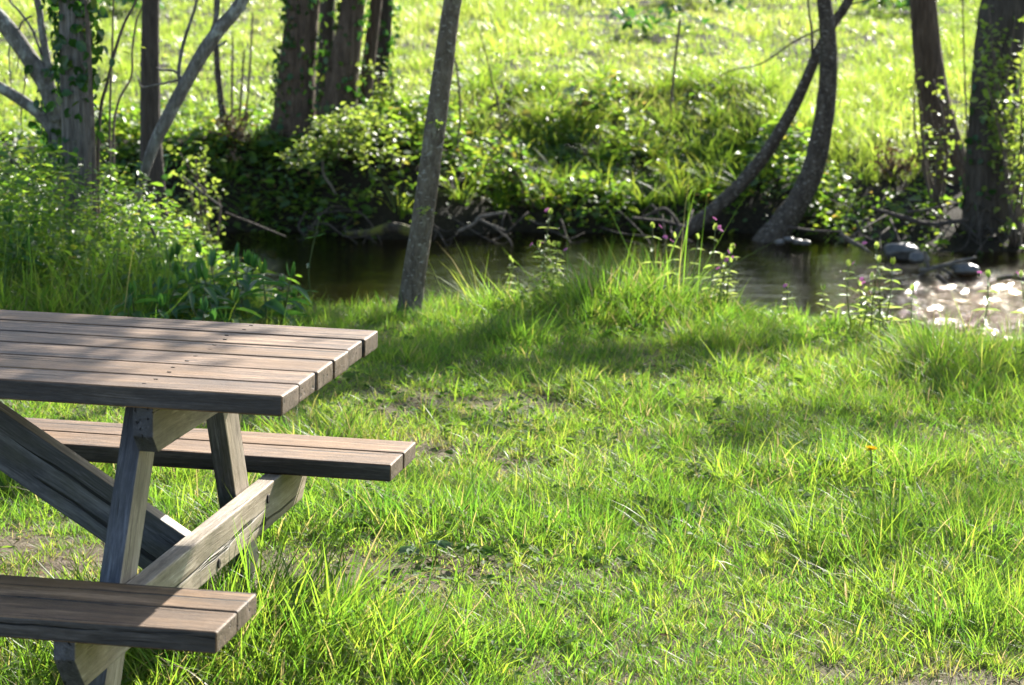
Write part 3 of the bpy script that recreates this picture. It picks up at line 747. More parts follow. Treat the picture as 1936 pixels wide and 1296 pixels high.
def tree(name, label, mat, pts, y, height, sides=20, rough=.06, seed=1, branches=(), crown=(), flare=.35, group=None, cat='tree', root=True, wob=.05, leaf=.075, nseg=None):
    P, r = px_path(pts, y)
    if root:
        zb = float(H(P[0][0], y)); 
        if P[0][2] > zb: 
            d = (P[0]-P[1]); d = d/abs(d[2]+1e-9); k = min(P[0][2]-zb+.05, .6); q_ = P[0]+np.array([np.clip(d[0], -.5, .5)*k, 0, -k]); q_[2] = zb-.06
            P = [q_]+P; r = [r[0]*1.1]+r
    t = thing(name, label, cat, P[0]+np.array([0, 0, .05]), group)
    st, sr = grow(P, r, height, wob, seed)
    mb = MB(); n = nseg or int(10*len(st)); cl, _ = tube(mb, st, sr, sides, n, rough, seed, flare=flare)
    if crown:
        ml = MB(); mw = MB(); boughs(mw, ml, st, sr, crown, seed, leaf)
        mw.build('limbs', mat, t); ml.build('crown', M_crown, t)
    mb.build('trunk', mat, t)
    for bpts in branches:
        y_ = y
        Pb, rb = px_path(bpts, y_)
        if bpts[-1][1] <= 2:
            Pb, rb = grow(Pb, rb, Pb[-1][2]+1.2, .08, seed+3)
        mbb = MB(); tube(mbb, Pb, rb, 10, 8*len(Pb), .09, seed+7); mbb.build('branch', mat, t)
    return t, np.array(st), sr

def ivy_on(t, st, sr, z0, z1, n, out=.05, side=None, L=(.03, .06), mat=None):
    mb = MB(); st = np.array(st); sr = np.array(sr)
    zz = rng.uniform(z0, z1, n); cx = np.interp(zz, st[:, 2], st[:, 0]); cy = np.interp(zz, st[:, 2], st[:, 1]); rr = np.interp(zz, st[:, 2], sr)
    a = rng.random(n)*2*PI if side is None else side+rng.normal(0, .8, n)
    ro = rr+np.abs(rng.normal(0, out, n))*(.3+.7*fbm(zz*6, a*1.5, 201))
    o_ = np.stack([np.cos(a), np.sin(a), np.zeros(n)], 1)
    P = np.stack([cx, cy, zz], 1)+o_*ro[:, None]
    nm = o_+rng.normal(0, .45, (n, 3))+np.array([0, 0, .35]); ax = rng.normal(0, .6, (n, 3))+np.array([0, 0, -.7])
    l_ = rng.uniform(*L, n); leaves(mb, P, ax, nm, l_, l_*.85, rnd=rng.random(n))
    return mb.build('ivy', mat or M_ivy, t)

# slender leaning trunk on the near bank
tree('leaning_tree', 'slender grey trunk leaning right alone on the near bank, behind the table', B_grey,
     [(776, 575, 46), (786, 500, 43), (800, 410, 41), (814, 310, 40), (826, 220, 39), (838, 130, 37), (847, 60, 35), (856, 0, 34)], 10.2, 7.0, 28, .06, 3,
     branches=[[(812, 335, 3), (800, 328, 2.5), (792, 322, 2)], [(822, 268, 8), (836, 262, 7), (843, 259, 5)], [(796, 452, 9), (786, 446, 8), (778, 443, 6)], [(840, 120, 6), (828, 112, 5), (822, 108, 4)]], crown=[shade_at(T2W((-.62, .1, 0)), 3.2, .42, 300), shade_at(T2W((-1.0, -.15, 0)), 3.5, .45, 330), shade_at(T2W((-.52, -.25, 0)), 3.8, .25, 90), shade(620, 640, 2.6, .3, 180)], flare=.15, wob=.03)

t_ = bpy.data.objects['leaning_tree']
for (px, py) in ((803, 396), (826, 238)):
    ml = MB(); c_ = at(px, py, 10.1); leaves(ml, c_+rng.normal(0, .012, (14, 3)), rdir(14, -.2, .9), rng.normal(0, .5, (14, 3))+np.array([0, -.4, 1]), rng.uniform(.015, .03, 14), .013)
    ml.build('sprouts', M_spray, t_)
# ivy covered trunk at the left
t, st, sr = tree('ivy_tree', 'furrowed grey trunk with ivy on its upper part, at left behind the weeds', B_furrow,
     [(155, 560, 66), (153, 420, 62), (150, 330, 60), (147, 230, 60), (144, 130, 62), (141, 0, 62)], 10.9, 8.5, 32, .07, 5, flare=.2, wob=.03)
z0 = at(140, 130, 10.9)[2]; z1 = at(140, 0, 10.9)[2]
ivy_on(t, st, sr, z0-.05, z1+1.2, 900, .05)
ivy_on(t, st, sr, at(140, 330, 10.9)[2], z0, 60, .03)
mbv = MB(); Pv, rv = px_path([(182, 560, 10), (178, 330, 9), (172, 180, 8), (166, 60, 8), (162, 0, 7)], 10.8); tube(mbv, Pv, rv, 8, 40, .1); mbv.build('ivy_stem', B_twig, t)

# many-stemmed tree at the left edge
t, st, sr = tree('forked_tree', 'forked tree with pale bare limbs spreading left of the ivy trunk', B_lichen,
     [(112, 560, 34), (109, 400, 32), (106, 300, 30), (104, 235, 28), (98, 180, 18), (88, 110, 15), (78, 50, 14), (70, 0, 13)], 11.3, 7.0, 16, .06, 8,
     branches=[[(108, 232, 30), (88, 165, 36), (55, 110, 36), (20, 60, 34), (-30, 5, 32), (-120, -90, 28)],
               [(106, 262, 22), (80, 222, 24), (40, 190, 24), (-10, 160, 22), (-90, 120, 20)],
               [(90, 140, 5), (62, 60, 5), (35, 20, 5), (10, -10, 4)], [(46, 105, 4), (48, 150, 3), (40, 210, 2.5), (42, 250, 2)], [(20, 60, 4), (17, 110, 3), (22, 170, 2)], [(60, 30, 4), (40, 45, 4), (36, 80, 3), (34, 130, 2)], [(85, 105, 4), (70, 80, 3), (66, 60, 2)], [(78, 190, 4), (80, 230, 3), (77, 260, 2)]], flare=.1)
ivy_on(t, st, sr, at(100, 330, 11.3)[2], at(100, 120, 11.3)[2], 150, .04)

# dark straight trunk
t, st, sr = tree('dark_tree', 'straight dark trunk crossed by a lichen-grey leaning stem', B_dark,
     [(290, 440, 62), (290, 400, 56), (288, 330, 46), (285, 250, 40), (284, 150, 37), (284, 60, 34), (285, 0, 33)], 13.4, 9.5, 20, .05, 12, flare=.25, wob=.02,
     crown=[])
ivy_on(t, st, sr, -.3, .4, 60, .05)

# leaning lichen stem
t, st, sr = tree('lichen_stem_tree', 'thin lichen-grey stem leaning right across the dark trunk', B_lichen,
     [(252, 410, 15), (270, 340, 18), (290, 280, 22), (315, 228, 26), (345, 170, 25), (385, 98, 26), (420, 50, 25), (458, 0, 22)], 11.7, 6.0, 14, .12, 15,
     branches=[[(386, 96, 10), (398, 70, 9), (408, 35, 9), (412, 0, 8)], [(343, 172, 8), (338, 135, 7), (346, 85, 6.5), (362, 35, 6), (372, 0, 5.5)],
               [(352, 160, 6), (330, 135, 5), (305, 133, 4), (296, 128, 3)], [(336, 152, 5), (300, 160, 4), (268, 165, 4), (262, 148, 3)],
               [(438, 30, 9), (455, 22, 8), (466, 14, 3)], [(412, 88, 5), (425, 80, 4), (428, 76, 2)]], flare=.1)

# thin trunk and dead brown bush of the far bank
tree('thin_tree', 'thin mottled trunk standing behind the lichen stem on the far bank', B_spot,
     [(428, 260, 22), (420, 210, 14), (414, 160, 12), (409, 100, 12), (408, 50, 11), (409, 0, 10)], 17.4, 6.0, 10, .08, 18, flare=.3)

# big trunks left of centre
t, st, sr = tree('big_brown_tree', 'thickest reddish-brown trunk, left one of the far-bank clump', B_brown,
     [(556, 262, 80), (560, 200, 70), (564, 130, 66), (570, 60, 62), (575, 0, 60)], 17.3, 11, 28, .06, 21, flare=.3, wob=.02)
ivy_on(t, st, sr, .0, 1.1, 260, .07); ivy_on(t, st, sr, .0, 1.6, 220, .05, side=PI)
t = thing('coppiced_tree', 'clump of dark ivy-ringed trunks beside the thick brown one', 'tree', base_of(at(665, 250, 17.6)))
for k, (pts, yy, mt) in enumerate([
    ([(632, 250, 74), (638, 200, 66), (650, 120, 55), (660, 60, 48), (668, 0, 44)], 17.2, B_brown),
    ([(612, 250, 40), (614, 160, 34), (617, 80, 31), (619, 0, 30)], 17.9, B_dark),
    ([(682, 240, 34), (692, 160, 25), (701, 90, 24), (712, 0, 23)], 17.5, B_brown),
    ([(712, 240, 30), (720, 150, 25), (727, 60, 24), (731, 0, 24)], 17.9, B_dark)]):
    P, r = px_path(pts, yy); P, r = grow(P, r, 8-k, .02, 30+k); mb = MB(); tube(mb, P, r, 20, 60, .06, 30+k, flare=.2); mb.build('trunk', mt, t)
    if k in (0, 3): ivy_on(t, np.array(P), r, .0, 1.6, 320, .055)

# two bowed stems right of centre
tree('bowed_tree', 'thin bowed stem rising right from the water edge, left of the twin pair', B_spot,
     [(1282, 452, 30), (1310, 430, 28), (1350, 398, 27), (1400, 350, 27), (1450, 288, 26), (1490, 220, 23), (1520, 160, 21), (1546, 98, 20), (1575, 45, 19), (1604, 0, 18)], 16.4, 7.5, 18, .10, 41, flare=.1,
     branches=[[(1536, 120, 7), (1535, 60, 5), (1528, 0, 4)]], crown=[])
tree('bowed_tree', 'thicker bowed stem curving upright from the water edge, right of the twin pair', B_spot,
     [(1458, 458, 58), (1480, 425, 46), (1510, 380, 42), (1536, 325, 41), (1553, 255, 39), (1564, 180, 37), (1567, 100, 34), (1564, 45, 31), (1558, 0, 29)], 16.15, 8.0, 22, .09, 43, flare=.3,
     branches=[[(1552, 55, 4), (1500, 80, 3.5), (1440, 120, 3), (1380, 135, 2), (1330, 165, 1.5)], [(1567, 75, 6), (1585, 20, 4), (1660, -8, 3)]], crown=[shade_at(at(px_, py_, yy_), h_, R_, n_) for px_, py_, yy_, h_, R_, n_ in ((330, 520, 9.9, 4.4, .45, 420), (470, 520, 10, 4.4, .45, 420), (30, 470, 10, 4.5, .55, 480), (230, 560, 9.5, 4.9, .45, 380), (560, 590, 10, 4.6, .4, 260), (400, 590, 9.6, 5.0, .4, 330), (700, 640, 9.3, 5.0, .35, 200), (60, 560, 9.5, 5.0, .45, 300), (330, 430, 10.4, 4.2, .4, 260), (40, 400, 10.4, 4.4, .45, 300))])

# right hand trunks
t, st, sr = tree('ridged_tree', 'dark trunk widening at its foot with young leaves before it, second from the right edge', B_brown,
     [(1800, 372, 120), (1796, 340, 92), (1786, 285, 74), (1768, 195, 58), (1754, 100, 52), (1745, 0, 50)], 16.9, 10, 26, .07, 47, flare=.3, wob=.02,
     crown=[])
t10, st10, sr10 = tree('massive_tree', 'widest black trunk standing at the right edge of the far bank', B_dark,
     [(1868, 478, 108), (1869, 420, 98), (1871, 330, 93), (1876, 240, 90), (1884, 130, 90), (1896, 50, 92), (1906, 0, 93)], 16.0, 10, 30, .09, 49, flare=.15, wob=.03,
     crown=[shade(800, 672, 4.9, .34, 260), shade(960, 695, 5.0, .34, 260), shade(1120, 684, 4.9, .35, 280), shade(1290, 672, 4.7, .32, 220),
            shade(1900, 700, 4.2, .45, 260), shade(1500, 830, 6.0, .5, 120), shade(1880, 980, 6.6, .5, 150),
            shade(1640, 780, 5.4, .4, 100)])
ivy_on(t10, st10, sr10, -.2, .6, 140, .05)

def hedge():
    mb = MB(); mw = MB(); n = 60000
    x = -34+95*rng.random(n); t_ = rng.random(n); top = 11+8*fbm(x*.22, x*0, 211, 3)
    y = 66+2.5*rng.normal(0, .6, n)+.10*np.abs(x-8); z = H(x, y)+top*t_**.75
    keep = rng.random(n) < .25+.75*sm(.35, .55, fbm(x*.7, z*.7, 213, 3)); x, y, z = x[keep], y[keep], z[keep]; n = len(x)
    L = rng.uniform(.25, .5, n); leaves(mb, np.stack([x, y, z], 1), rdir(n), rng.normal(0, .6, (n, 3))+np.array([0, 0, 1]), L, L*.8)
    return mb
tag(hedge().build('distant_hedgerow', M_crown), 'tall leafy hedgerow beyond the meadow, seen only in the creek', 'hedgerow', kind='stuff')

# ------------------------------------------------------------------ shrubs and saplings
def shrub(name, label, base, shoots, mat, twmat, lsize, spacing, nper, seed, rnd=None, cat='shrub', group=None, flat=.8, ratio=.7):
    rr = np.random.default_rng(seed); t = thing(name, label, cat, base, group); mw = MB(); ml = MB()
    for tip, sag in shoots:
        tip = np.asarray(tip, float); mid = (base+tip)/2+np.array([0, 0, sag])+rr.normal(0, .03, 3)
        P, T = tube(mw, [base+rr.normal(0, .03, 3)*np.array([1, 1, 0]), mid, tip], [.010, .007, .003], 6, 14)
        L = np.linalg.norm(np.diff(P, axis=0), axis=1).sum(); n = int(L/spacing)*nper
        u = rr.uniform(.3, 1.02, n); Q = np.stack([np.interp(u, np.linspace(0, 1, len(P)), P[:, k]) for k in range(3)], 1)+rr.normal(0, lsize*.9, (n, 3))*np.array([1, 1, .55])
        ax = rr.normal(0, 1, (n, 3))*np.array([1, 1, .4]); nm = rr.normal(0, flat*.6, (n, 3))+np.array([0, 0, 1.])
        l_ = rr.uniform(.65, 1.2, n)*lsize; leaves(ml, Q, ax, nm, l_, l_*ratio)
    mw.build('twigs', twmat, t); ml.build('foliage', mat, t); return t

b0 = at(650, 330, 16.9); b0[2] = H(b0[0], b0[1])
shrub('layered_shrub', 'shrub with flat sprays of pale young leaves below the brown trunks', b0,
      [(at(x_, y_, 15.9+.35*random.random()), .12) for x_, y_ in ((530, 300), (560, 285), (600, 268), (640, 250), (690, 232), (735, 222), (760, 250), (720, 262), (680, 285), (640, 300), (590, 312), (545, 320), (760, 300), (700, 320), (600, 240), (580, 245), (650, 215), (700, 205))],
      M_spray, B_twig, .042, .05, 4, 3)
b0 = at(395, 440, 14.2); b0[2] = max(H(b0[0], b0[1]), ZW-.05)
shrub('leafy_bush', 'small leafy bush beside the foot of the dark trunk', b0,
      [(at(x_, y_, 13.9+.3*random.random()), .1) for x_, y_ in ((330, 385), (345, 330), (350, 420), (370, 300), (385, 280), (375, 400), (360, 360), (400, 350), (340, 290))], M_spray, B_twig, .036, .055, 3, 5)
b0 = at(440, 270, 17.2); b0[2] = H(b0[0], b0[1])
shrub('dead_bush', 'reddish-brown dead bush with pale curled leaves, left of the brown trunks', b0,
      [(at(x_, y_, 16.8+.5*random.random()), .02) for x_, y_ in ((400, 250), (420, 230), (430, 215), (450, 205), (455, 240), (470, 235), (440, 280), (445, 300), (425, 290), (465, 215), (478, 255))], M_straw, B_twig, .035, .03, 3, 7)
b0 = at(1690, 320, 16.9); b0[2] = H(b0[0], b0[1])
shrub('dead_bush', 'reddish-brown dead bush left of the foot of the ridged trunk', b0,
      [(at(x_, y_, 16.5+.4*random.random()), .02) for x_, y_ in ((1660, 275), (1680, 262), (1700, 280), (1720, 300), (1665, 310), (1690, 300), (1710, 320), (1730, 290))], M_straw, B_twig, .035, .03, 3, 8)
b0 = at(1775, 380, 16.2); b0[2] = H(b0[0], b0[1])
shrub('hazel_shrub', 'hazel shoots with round lit leaves before the ridged trunk', b0,
      [(at(x_, y_, 15.9+.4*random.random()), .06) for x_, y_ in ((1740, 190), (1765, 150), (1790, 170), (1775, 235), (1800, 250), (1745, 245), (1730, 130), (1810, 200), (1770, 290), (1760, 215))], M_spray, B_twig, .045, .09, 2, 9)
b0 = at(1925, 420, 15.7); b0[2] = max(H(b0[0], b0[1]), ZW)
shrub('hazel_shrub', 'hazel shoots with round lit leaves before the massive trunk at the right edge', b0,
      [(at(x_, y_, 15.4+.4*random.random()), .06) for x_, y_ in ((1870, 10), (1890, 60), (1920, 30), (1850, 100), (1930, 110), (1880, 95), (1945, 200), (1935, 260), (1930, 330), (1950, 60), (1900, 130), (1945, 380), (1925, 400), (1860, 50))], M_spray, B_twig, .055, .08, 3, 10)
for bx_, ttl, tips, sd in (
        (1000, 'dense sunlit bush on the far bank right of the leaning trunk', ((900, 265), (930, 255), (960, 260), (890, 300), (940, 290), (985, 300), (910, 330), (970, 340), (1000, 375), (960, 370), (870, 265), (880, 320)), 21),
        (790, 'white-flecked bramble bush between the brown trunks and the leaning trunk', ((720, 190), (745, 160), (760, 200), (730, 220), (790, 230), (770, 250), (800, 270), (740, 140), (705, 120), (715, 170)), 22)):
    b0 = at(bx_, 380, 16.75) if bx_ > 900 else at(750, 300, 17.2); b0[2] = H(b0[0], b0[1])
    shrub('bramble_bush', ttl, b0, [(at(x_, y_, (16.3 if bx_ > 900 else 16.9)+.4*random.random()), .06) for x_, y_ in tips], M_under if bx_ > 900 else M_spray, B_twig, .042, .035, 4, sd)

def sapling(name, label, pts, y, mat, leafn=0, lsz=.03, lm=None, cat='sapling', group=None, seed=0, cont=True):
    P, r = px_path(pts, y); z = float(H(P[0][0], y)); b_ = np.array([P[0][0], y, z])
    t = thing(name, label, cat, b_, group)
    if P[0][2] > z: P = [b_-np.array([0, 0, .02])]+P; r = [r[0]]+r
    if cont and pts[-1][1] <= 20: P, r = grow(P, r, P[-1][2]+1.0, .05, seed)
    mb = MB(); Q, _ = tube(mb, P, r, 7, 6*len(P), .08, seed); mb.build('stem', mat, t)
    if leafn:
        ml = MB(); k = rng.integers(len(Q)//3, len(Q), leafn); A_ = Q[k]+rng.normal(0, .035, (leafn, 3))
        leaves(ml, A_, rdir(leafn, -.4, .5), rng.normal(0, .5, (leafn, 3))+np.array([0, 0, 1]), lsz*rng.uniform(.6, 1.2, leafn), lsz*.55, rnd=rng.random(leafn)); ml.build('leaves', lm, t)
    return t
sapling('sapling', 'greenish sapling stem slanting right between ivy trunk and dark trunk', [(185, 330, 7), (190, 210, 7), (202, 160, 6), (215, 105, 6), (235, 45, 5.5), (258, 0, 5)], 11.0, B_twig, 14, .03, M_under, seed=1)
sapling('sapling', 'thin upright sapling stem just right of the ivy trunk', [(208, 330, 5), (208, 200, 4.5), (212, 100, 4), (214, 15, 3)], 11.6, B_twig, 10, .03, M_under, seed=2)
sapling('sapling', 'crooked thin sapling touching the left side of the dark trunk', [(215, 300, 5), (222, 200, 4.5), (248, 145, 4.5), (250, 95, 4), (258, 40, 4), (268, 15, 3)], 12.2, B_twig, 10, .03, M_under, seed=3)
sapling('dry_stalk', 'lone brown dry stalk standing in the meadow', [(1264, 250, 7), (1270, 180, 5), (1277, 110, 4.5), (1286, 38, 5)], 17.9, B_twig, 0, cat='stalk', cont=False, seed=4)
sapling('dry_stalk', 'thin dark twig rising on the right of the leaning trunk', [(866, 270, 5), (870, 210, 5), (866, 150, 4), (860, 110, 3.5)], 17.0, B_twig, 0, cat='stalk', cont=False, seed=5)
sapling('dry_stalk', 'faint thin bowed stem in the grass two steps right of the leaning trunk', [(945, 215, 3), (930, 150, 3), (918, 100, 2.5), (908, 62, 2)], 17.4, B_twig, 0, cat='stalk', cont=False, seed=6)
for k, (x0_, x1_, yt, lab) in enumerate(((438, 440, 70, 'upright twig right of the thin mottled trunk'), (452, 462, 95, 'upright twig in the middle over the brown dead bush'), (462, 478, 25, 'tallest upright twig between the dead bush and the brown trunk'))):
    sapling('upright_twig', lab, [(x0_, 240, 5), ((x0_+x1_)/2, 160, 4.5), (x1_, yt, 3.5)], 17.3, B_twig, 8, .03, M_spray, cat='twig', cont=False, seed=20+k)
sapling('sapling', 'thin green sapling between the two right-hand trunks', [(1830, 330, 4), (1826, 200, 3.5), (1822, 90, 3), (1820, 10, 3)], 16.6, B_twig, 16, .04, M_spray, seed=9)

# ------------------------------------------------------------------ flowering and leafy herbs on the lip of the bank
def herb(name, label, base, H_, npairs, lsz, ratio, leafm, seed, flowers=0, lean=(0, 0), droop=.35, group=None, cat='wild flower', sidestems=0, taper=.6, r0=.003):
    rr = np.random.default_rng(seed); t = thing(name, label, cat, base, group); ms = MB(); ml = MB(); fl = []
    def stem(b_, h, ln, nP, sz, nf):
        top = b_+np.array([ln[0], ln[1], h]); mid = (b_+top)/2+rr.normal(0, h*.04, 3)
        P, T = tube(ms, [b_, mid, top], [r0, r0*.85, r0*.55], 6, 12, a=(rr.random(), 0, 0))
        a0 = rr.random()*PI
        for k in range(nP):
            u = .18+.80*(k+.5)/nP; q_ = np.array([np.interp(u, np.linspace(0, 1, len(P)), P[:, c_]) for c_ in range(3)])
            a = a0+k*PI/2+rr.normal(0, .25, 2); a = np.array([a[0], a[1]+PI]); l_ = sz*(1-taper*u)*rr.uniform(.8, 1.15, 2)
            ax = np.stack([np.cos(a), np.sin(a), rr.uniform(-.1, .45, 2)], 1); nm = np.array([[0, 0, 1.]]*2)+rr.normal(0, .2, (2, 3))
            leaves(ml, np.array([q_, q_]), ax, nm, l_, l_*ratio, fold=.35, curl=droop, rnd=rr.random(2), narrow=.25)
        n = 4; a = rr.random(n)*2*PI
        leaves(ml, np.repeat(top[None], n, 0), np.stack([np.cos(a)*.6, np.sin(a)*.6, np.ones(n)], 1), np.stack([np.cos(a), np.sin(a), .2*np.ones(n)], 1), sz*.35, sz*.35*ratio*1.2)
        for k in range(nf): fl.append((top+rr.normal(0, .022, 3)+np.array([0, 0, .01]), rr))
    stem(base-np.array([0, 0, .01]), H_, lean, npairs, lsz, flowers)
    for k in range(sidestems):
        stem(base+rr.normal(0, .03, 3)*np.array([1, 1, 0]), H_*rr.uniform(.6, .95), rr.normal(0, .07, 2), max(2, npairs-1), lsz*.9, 1 if flowers and rr.random() < .7 else 0)
    ms.build('stem', M_stem, t); ml.build('leaves', leafm, t)
    for c_, _ in fl:
        mf = MB(); d = unit(np.array([rr.normal(0, .6), rr.normal(0, .6)-.3, .7])); e1 = unit(np.cross(d, [0, 1, .3])); e2 = np.cross(d, e1)
        a = np.arange(5)*2*PI/5+rr.random(); ax = np.cos(a)[:, None]*e1+np.sin(a)[:, None]*e2+d*.25
        leaves(mf, np.repeat((c_+d*.006)[None], 5, 0), ax, np.repeat(d[None], 5, 0), .012, .012, curl=.1)
        tube(mf, [c_-d*.010, c_+d*.004], [.0028, .0038], 7, 4, mat=1); mf.build('flower', [M_petal, M_stem], t)
    return t
def lipb(px, y): 
    x_ = at(px, 560, y)[0]; y = min(y, float(lip(x_))+.12); x_ = at(px, 560, y)[0]; return np.array([x_, y, float(H(x_, y))])
def hgt(py, y, b_): return at(968, py, y)[2]-b_[2]
G1 = 'flowering campions on the lip of the near bank'
CAMP = [  # px base, px top, py top, y, pairs, leaf, flowers, side stems, label
    (1032, 1040, 402, 11.0, 10, .085, 3, 4, 'tall bushy pink campion with pale leaves, nearest the leaning trunk'),
    (1243, 1234, 428, 11.1, 5, .080, 1, 0, 'single-stemmed campion with one pink flower between the bushy ones, over dark water'),
    (1278, 1276, 446, 11.15, 5, .080, 2, 0, 'short pale campion right of the single pink-topped one'),
    (1335, 1352, 432, 11.15, 6, .088, 3, 3, 'branching campion with three pink heads near the foot of the bowed stems'),
    (1372, 1385, 468, 11.2, 5, .080, 1, 2, 'low pale campion at the right side of the branching one'),
    (1612, 1604, 500, 10.75, 6, .088, 1, 2, 'pink-tipped campion before the brown water, left one of the middle pair'),
    (1664, 1657, 468, 10.8, 7, .096, 1, 3, 'tallest campion with broad leaves at the riffle, right one of the middle pair'),
    (1728, 1725, 545, 10.75, 5, .080, 0, 0, 'short campion without flowers before the riffle'),
    (1848, 1868, 520, 10.7, 6, .088, 1, 0, 'leaning campion with round leaves before the white riffle'),
    (1940, 1930, 520, 10.7, 5, .080, 2, 0, 'campion with a pink head at the right edge of the lawn'),
    (1568, 1556, 545, 10.8, 5, .080, 0, 0, 'small leafy campion standing left of the middle pair'),
    (1492, 1488, 540, 10.85, 4, .072, 1, 0, 'tiny campion with one pink bud on the lip, below the thicker bowed stem')]
for k, (pb, pt, py, yy, npr, lz, nf, ns, lab) in enumerate(CAMP):
    b_ = lipb(pb, yy); x1_ = at(pt, py, b_[1])[0]
    herb('campion_plant', lab, b_, hgt(py, b_[1], b_), npr, lz, .46, M_camp, 60+k, nf, (x1_-b_[0], 0), .3, G1, 'wild flower', ns)
b_ = lipb(960, 10.85); herb('leafy_herb', 'yellow-green leafy herb left of the tall bushy campion', b_, hgt(488, b_[1], b_), 6, .06, .45, M_camp, 91, 0, (.01, 0), .25, None, 'plant', 2)
b_ = lipb(600, 11.1); herb('seedling', 'lone thin seedling with leaf whorls against dark water left of the leaning trunk', b_, hgt(412, b_[1], b_), 3, .05, .42, M_dark, 92, 0, (.01, 0), .1, None, 'plant', 0, .2)
NET = [(262, 9.5, 560, .5), (300, 9.6, 540, .45), (345, 9.7, 520, .5), (390, 9.6, 530, .5), (430, 9.8, 505, .55), (470, 9.9, 500, .5), (505, 9.7, 520, .5), (330, 9.9, 495, .5), (400, 10.1, 480, .5), (455, 10.2, 485, .5), (540, 10.0, 540, .4), (285, 9.3, 580, .4), (365, 9.3, 585, .4), (440, 9.4, 570, .4), (35, 10.2, 420, .5), (15, 9.9, 470, .5), (70, 10.0, 450, .45)]
NLAB = ['at the left end of the dark leafy clump', 'second in the clump, tilted a little', 'with long leaves under the dark trunk', 'with drooping leaves in mid clump', 'tall, over the bank edge below the bush', 'tall, beside the black water', 'right of the tall ones beside the water', 'behind, in the shade of the dark trunk', 'behind, topmost of the clump', 'behind, close to the dead sticks', 'lowest, at the right end of the clump by the water', 'front, just behind the tabletop edge', 'front, its big leaf touching the tabletop line', 'front, between tabletop and water', 'at the far left under the pale limbs', 'at the left edge just above the tabletop', 'left, below the foot of the ivy trunk']
for k, (pxx, yy, py, lz) in enumerate(NET):
    b_ = lipb(pxx, yy); herb('broadleaf_plant', 'dark broad-leaved plant ' + NLAB[k], b_, max(.14, hgt(py, b_[1], b_)), 4, .20*lz/.5, .32, M_dark, 120+k, 0, tuple(rng.normal(0, .03, 2)), .45, 'dark broad-leaved plants behind the tabletop', 'plant', 1, .35, .004)

# dandelion, mallow, docks
p_ = on(1645, 905, 0); p_[2] = H(p_[0], p_[1])
t = thing('dandelion', 'single yellow dandelion flower open in the lawn', 'wild flower', p_)
ms = MB(); tube(ms, [p_, p_+np.array([.004, 0, .05]), p_+np.array([.0, 0, .115])], [.002, .002, .0018], 6, 8); ms.build('stem', M_stem, t)
mf = MB(); c_ = p_+np.array([0, 0, .115]); n = 70; a = rng.random(n)*2*PI; e_ = rng.random(n)
leaves(mf, np.repeat(c_[None], n, 0), np.stack([np.cos(a), np.sin(a), .15+1.4*e_], 1), np.stack([-np.cos(a)*.5, -np.sin(a)*.5, np.ones(n)], 1), .024-.008*e_, .006, curl=.15); mf.build('flower', M_dand, t)
for (px, py, lab, sd) in ((822, 1075, 'pale grey-green lobed leaf low in the worn grass right of the bench', 1), (905, 1085, 'darker lobed leaf plant lying on the bare soil', 2)):
    p_ = on(px, py, 0); p_[2] = H(p_[0], p_[1]); t = thing('lobed_leaf_plant', lab, 'plant', p_); ml = MB(); ms = MB(); rr = np.random.default_rng(sd)
    for k in range(2):
        c_ = p_+np.array([rr.normal(0, .02), rr.normal(0, .02), .05]); a = np.linspace(-1.9, 1.9, 7)+rr.random()*6
        tube(ms, [p_, c_], [.0015, .0012], 5, 4)
        leaves(ml, np.repeat(c_[None], 7, 0), np.stack([np.cos(a), np.sin(a), .15*np.ones(7)], 1), np.array([[0, -.3, 1.]]*7)+rr.normal(0, .1, (7, 3)), .045*(1-.1*np.abs(np.linspace(-1.9, 1.9, 7))), .024, fold=.4, curl=.3)
    ms.build('stem', M_stem, t); ml.build('leaves', M_gleaf if sd == 1 else M_weed, t)
for k, (px, py, yy, n, lab) in enumerate(((1080, 18, 25.6, 34, 'dark dock clump at the top of the meadow, right of the leaning trunk'), (1310, 35, 24.8, 26, 'dark dock clump in the meadow behind the dry stalk'), (1240, 110, 22.0, 14, 'small dock clump in the meadow left of the dry stalk'), (1685, 28, 25.0, 26, 'dark weedy clump high in the meadow left of the ridged trunk'), (230, 10, 25.6, 30, 'dark leafy clump high in the meadow between ivy and dark trunks'))):
    c_ = at(px, py, yy); c_[2] = H(c_[0], yy); t = thing('dock_plant', lab, 'plant', c_, 'dock clumps in the meadow'); ml = MB(); n *= 4; a = rng.random(n)*2*PI
    P = c_+np.stack([rng.normal(0, .22, n), rng.normal(0, .2, n), rng.random(n)*.16], 1); P[:, 2] = H(P[:, 0], P[:, 1])+.03+rng.random(n)*.16
    leaves(ml, P, np.stack([np.cos(a), np.sin(a), rng.uniform(.4, 1.4, n)], 1), np.stack([-np.cos(a), -np.sin(a), np.ones(n)], 1), rng.uniform(.11, .20, n), rng.uniform(.045, .08, n), curl=.3); ml.build('leaves', M_dark, t)

